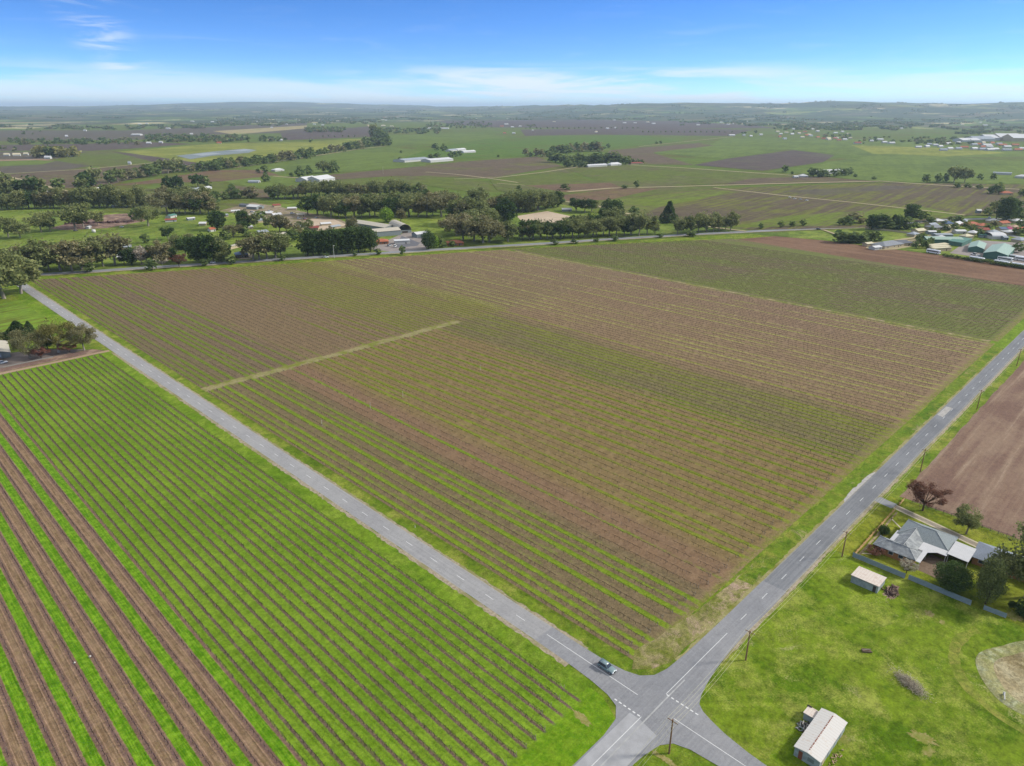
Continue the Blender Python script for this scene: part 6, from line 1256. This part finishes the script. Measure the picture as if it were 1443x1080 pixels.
def make_bus(px, py, ang, label, L=12.0):
    x_, y_ = at(px, py); root = empty('coach', (x_, y_, .2), ang, label, 'coach', 'white coaches parked in the coach yard'); l = L/2
    def ring(x, hw, z0, z1): return [(x, -hw, z0), (x, -hw, z1-.25), (x, -hw+.25, z1), (x, hw-.25, z1), (x, hw, z1-.25), (x, hw, z0)]
    MB().loft([ring(-l, 1.18, .4, 3.2), ring(-l+.15, 1.25, .32, 3.35), ring(l-.5, 1.25, .32, 3.35), ring(l, 1.1, .5, 3.0)]).build('body', P_w, root)
    for sy in (-1, 1): MB().box(-l+.6, l-1.0, sy*1.255-.02, sy*1.255+.02, 1.55, 2.5).build('window', M_glass, root)
    MB().box(l-.3, l+.03, -1.0, 1.0, 1.4, 2.7).build('windscreen', M_glass, root); MB().box(-l*.4, l*.2, -.8, .8, 3.34, 3.5).build('roof_unit', P_w, root)
    for sx in (-.62, .62):
        for sy in (-1, 1): MB().disc((sx*l, sy*1.14, .3), (0, 1, 0), .5, .3, 14).build('wheel', M_tyre, root)
ax_ = math.atan2(at(1388, 367)[1]-at(1364, 363)[1], at(1388, 367)[0]-at(1364, 363)[0])
for px, py, a, lb in [(1315, 357.5, ax_, 'white coach parked beside the cream canopies'), (1376, 368, ax_, 'white coach parked behind the hedge, left of the big green shed'), (1411, 373.5, ax_, 'white coach half hidden by the hedge in front of the big green shed'), (1436, 377.5, ax_, 'white coach half hidden by the hedge at the right edge'), (1416, 368, ax_, 'white coach with dark windows right in front of the big green shed'), (1430, 365.5, ax_+.1, 'white coach behind the others at the right end of the yard'), (1441, 368, ax_+.1, 'white coach cut by the right edge of the picture')]: make_bus(px, py, a, lb)

# ------------------------------------------------------------------ power poles, wires, guide posts
M_pole = paint('pole_timber', 150, 116, 88, var=.2); M_wire = simple('cable', (.42, .40, .27), .1, 1, .5); M_ins = paint('insulator_white', 220, 220, 210)
def power_pole(x_, y_, h, label, arm=0.0):
    root = empty('power_pole', (x_, y_, 0), arm, label, 'power pole', 'timber power poles along the right hand road')
    MB().bar((0, 0, -.3), (0, 0, h), .2, .14, 10).build('pole', M_pole, root); MB().box(-.06, .06, -1.2, 1.2, h-.5, h-.36).build('crossarm', M_pole, root)
    for yy in (-1.1, -.4, .4, 1.1): MB().bar((0, yy, h-.36), (0, yy, h-.12), .07, .05, 8).build('insulator', M_ins, root)
PPX = [(-7.9, -9.3, 9.4), (28.0, -7.9, 9.0), (87.5, -8.1, 9.0), (161.5, -8.1, 9.4), (242.1, -7.8, 9.4), (320.9, -7.7, 9.4), (400, -7.8, 9.4)]
for (x_, y_, h), lb in zip(PPX, ['timber power pole on the grass corner below the crossing', 'timber power pole at the top left of the open pasture', 'timber power pole on the verge before the brick house', 'timber power pole beside the leafless reddish tree', 'timber power pole halfway along the brown field', 'timber power pole at the right edge of the picture', 'timber power pole farther along the brown field']): power_pole(x_, y_, h, lb)
pr_ = empty('stay_pole', (-7.2, -8.9, 0), 0, 'shorter steel stay pole with white cap beside the corner power pole', 'pole'); MB().bar((-.5, -.4, 0), (-.3, -.2, 6.6), .11, .09, 8).build('pole', M_pole, pr_); MB().box(-.5, -.1, -.4, 0, 6.6, 7.0).build('cap', M_ins, pr_)
def wires(a, b, label):
    root = empty('power_line', (a[0], a[1], 0), 0, label, 'power line', 'overhead wires between the power poles')
    for yy in (-1.1, -.4, .4, 1.1):
        mb = MB(); k = 10; prev = None
        for i in range(k+1):
            t = i/k; p = ((b[0]-a[0])*t, (b[1]-a[1])*t+yy, a[2]+(b[2]-a[2])*t-.1-1.1*4*t*(1-t))
            if prev: mb.bar(prev, p, .021, None, 3)
            prev = p
        mb.build('wire', M_wire, root)
for a, b, lb in zip(PPX[:-1], PPX[1:], ['wires from the corner pole to the pasture pole', 'wires along the road edge above the open pasture', 'wires passing in front of the brick house', 'wires from the reddish tree to the middle of the brown field', 'wires along the far half of the brown field', 'wires leaving the picture along the brown field']): wires(a, b, lb)
wires((-7.9, -9.3, 9.4), (-80, -12, 9.4), 'wires from the corner pole towards the bottom left')
def guide_post(x_, y_, label):
    root = empty('guide_post', (x_, y_, 0), 0, label, 'guide post', 'white roadside guide posts'); MB().box(-.06, .06, -.04, .04, 0, 1.0).build('post', M_frame, root); MB().box(-.05, .05, -.05, .05, .72, .84).build('reflector', M_tail, root)
for px, py, lb in [(538, 758, 'white guide post on the left side of the pale road, nearest the picture centre'), (585, 744, 'white guide post on the right side of the pale road'), (455, 704, 'white guide post on the left verge of the pale road, farther up'), (1397, 545, 'white guide post beside the right hand road at the right edge')]:
    x_, y_ = at(px, py); guide_post(x_, y_, lb)
for px, py, h, lb in [(677, 523, 3.2, 'thin pale irrigation riser, rightmost in the main vineyard'), (568, 561, 3.2, 'thin pale irrigation riser between the two others of the main vineyard'), (522, 576, 2.8, 'thin pale irrigation riser on the reddish strip'), (454, 601, 2.8, 'thin pale irrigation riser nearest the pale road')]:
    x_, y_ = at(px, py); root = empty('irrigation_riser', (x_, y_, 0), 0, lb, 'riser', 'irrigation risers in the main vineyard'); MB().bar((0, 0, 0), (0, 0, h), .07, .05, 6).build('pipe', M_ins, root); MB().bar((0, 0, h), (.25, 0, h+.08), .05, None, 6).build('nozzle', M_ins, root)
for px, py in ((105, 935), (127, 926)):
    x_, y_ = at(px, py); mb = MB().loft([[(math.cos(2*math.pi*i/8)*r_, math.sin(2*math.pi*i/8)*r_*.7, z_) for i in range(8)] for r_, z_ in ((.2, 0), (.28, .12), (.25, .3), (.12, .4))]); tag(obj('white_bag', mb.mesh('white_bag', M_ins, True), loc=(x_, y_, 0)), 'small white bag on the brown soil at lower left, %s of two' % ('left' if px == 105 else 'right'), 'bag')
for px, py, h, lb in [(471, 364, 11, 'tall pale street light by the highway in front of the even tree row'), (540, 246, 14, 'thin white mast in the field beyond the belts')]:
    x_, y_ = at(px, py); root = empty('street_light', (x_, y_, 0), 0, lb, 'street light'); MB().bar((0, 0, 0), (0, 0, h), .22, .14, 7).build('pole', M_ins, root); MB().box(-.2, 1.6, -.15, .15, h-.1, h+.1).build('lamp_head', M_ins, root)
# earthy marks
for px, py, a_, b_ in ((1300, 355, 2, 3),): pass

# ------------------------------------------------------------------ haze
hz = bpy.data.materials.new('haze_air'); hz.use_nodes = True; nt = hz.node_tree; nt.nodes.remove(nt.nodes['Principled BSDF'])
pv = nt.nodes.new('ShaderNodeVolumePrincipled'); pv.inputs['Color'].default_value = (.66, .83, 1.0, 1); pv.inputs['Density'].default_value = 4.8e-5; pv.inputs['Anisotropy'].default_value = .2
nt.links.new(pv.outputs[0], nt.nodes['Material Output'].inputs['Volume'])
zt = float(GZ.max())+60
hb = MB().box(-61500, 61500, -61500, 61500, -2.0, zt).build('haze', hz); tag(hb, 'thin blue air haze over the whole plain', 'haze', kind='stuff')
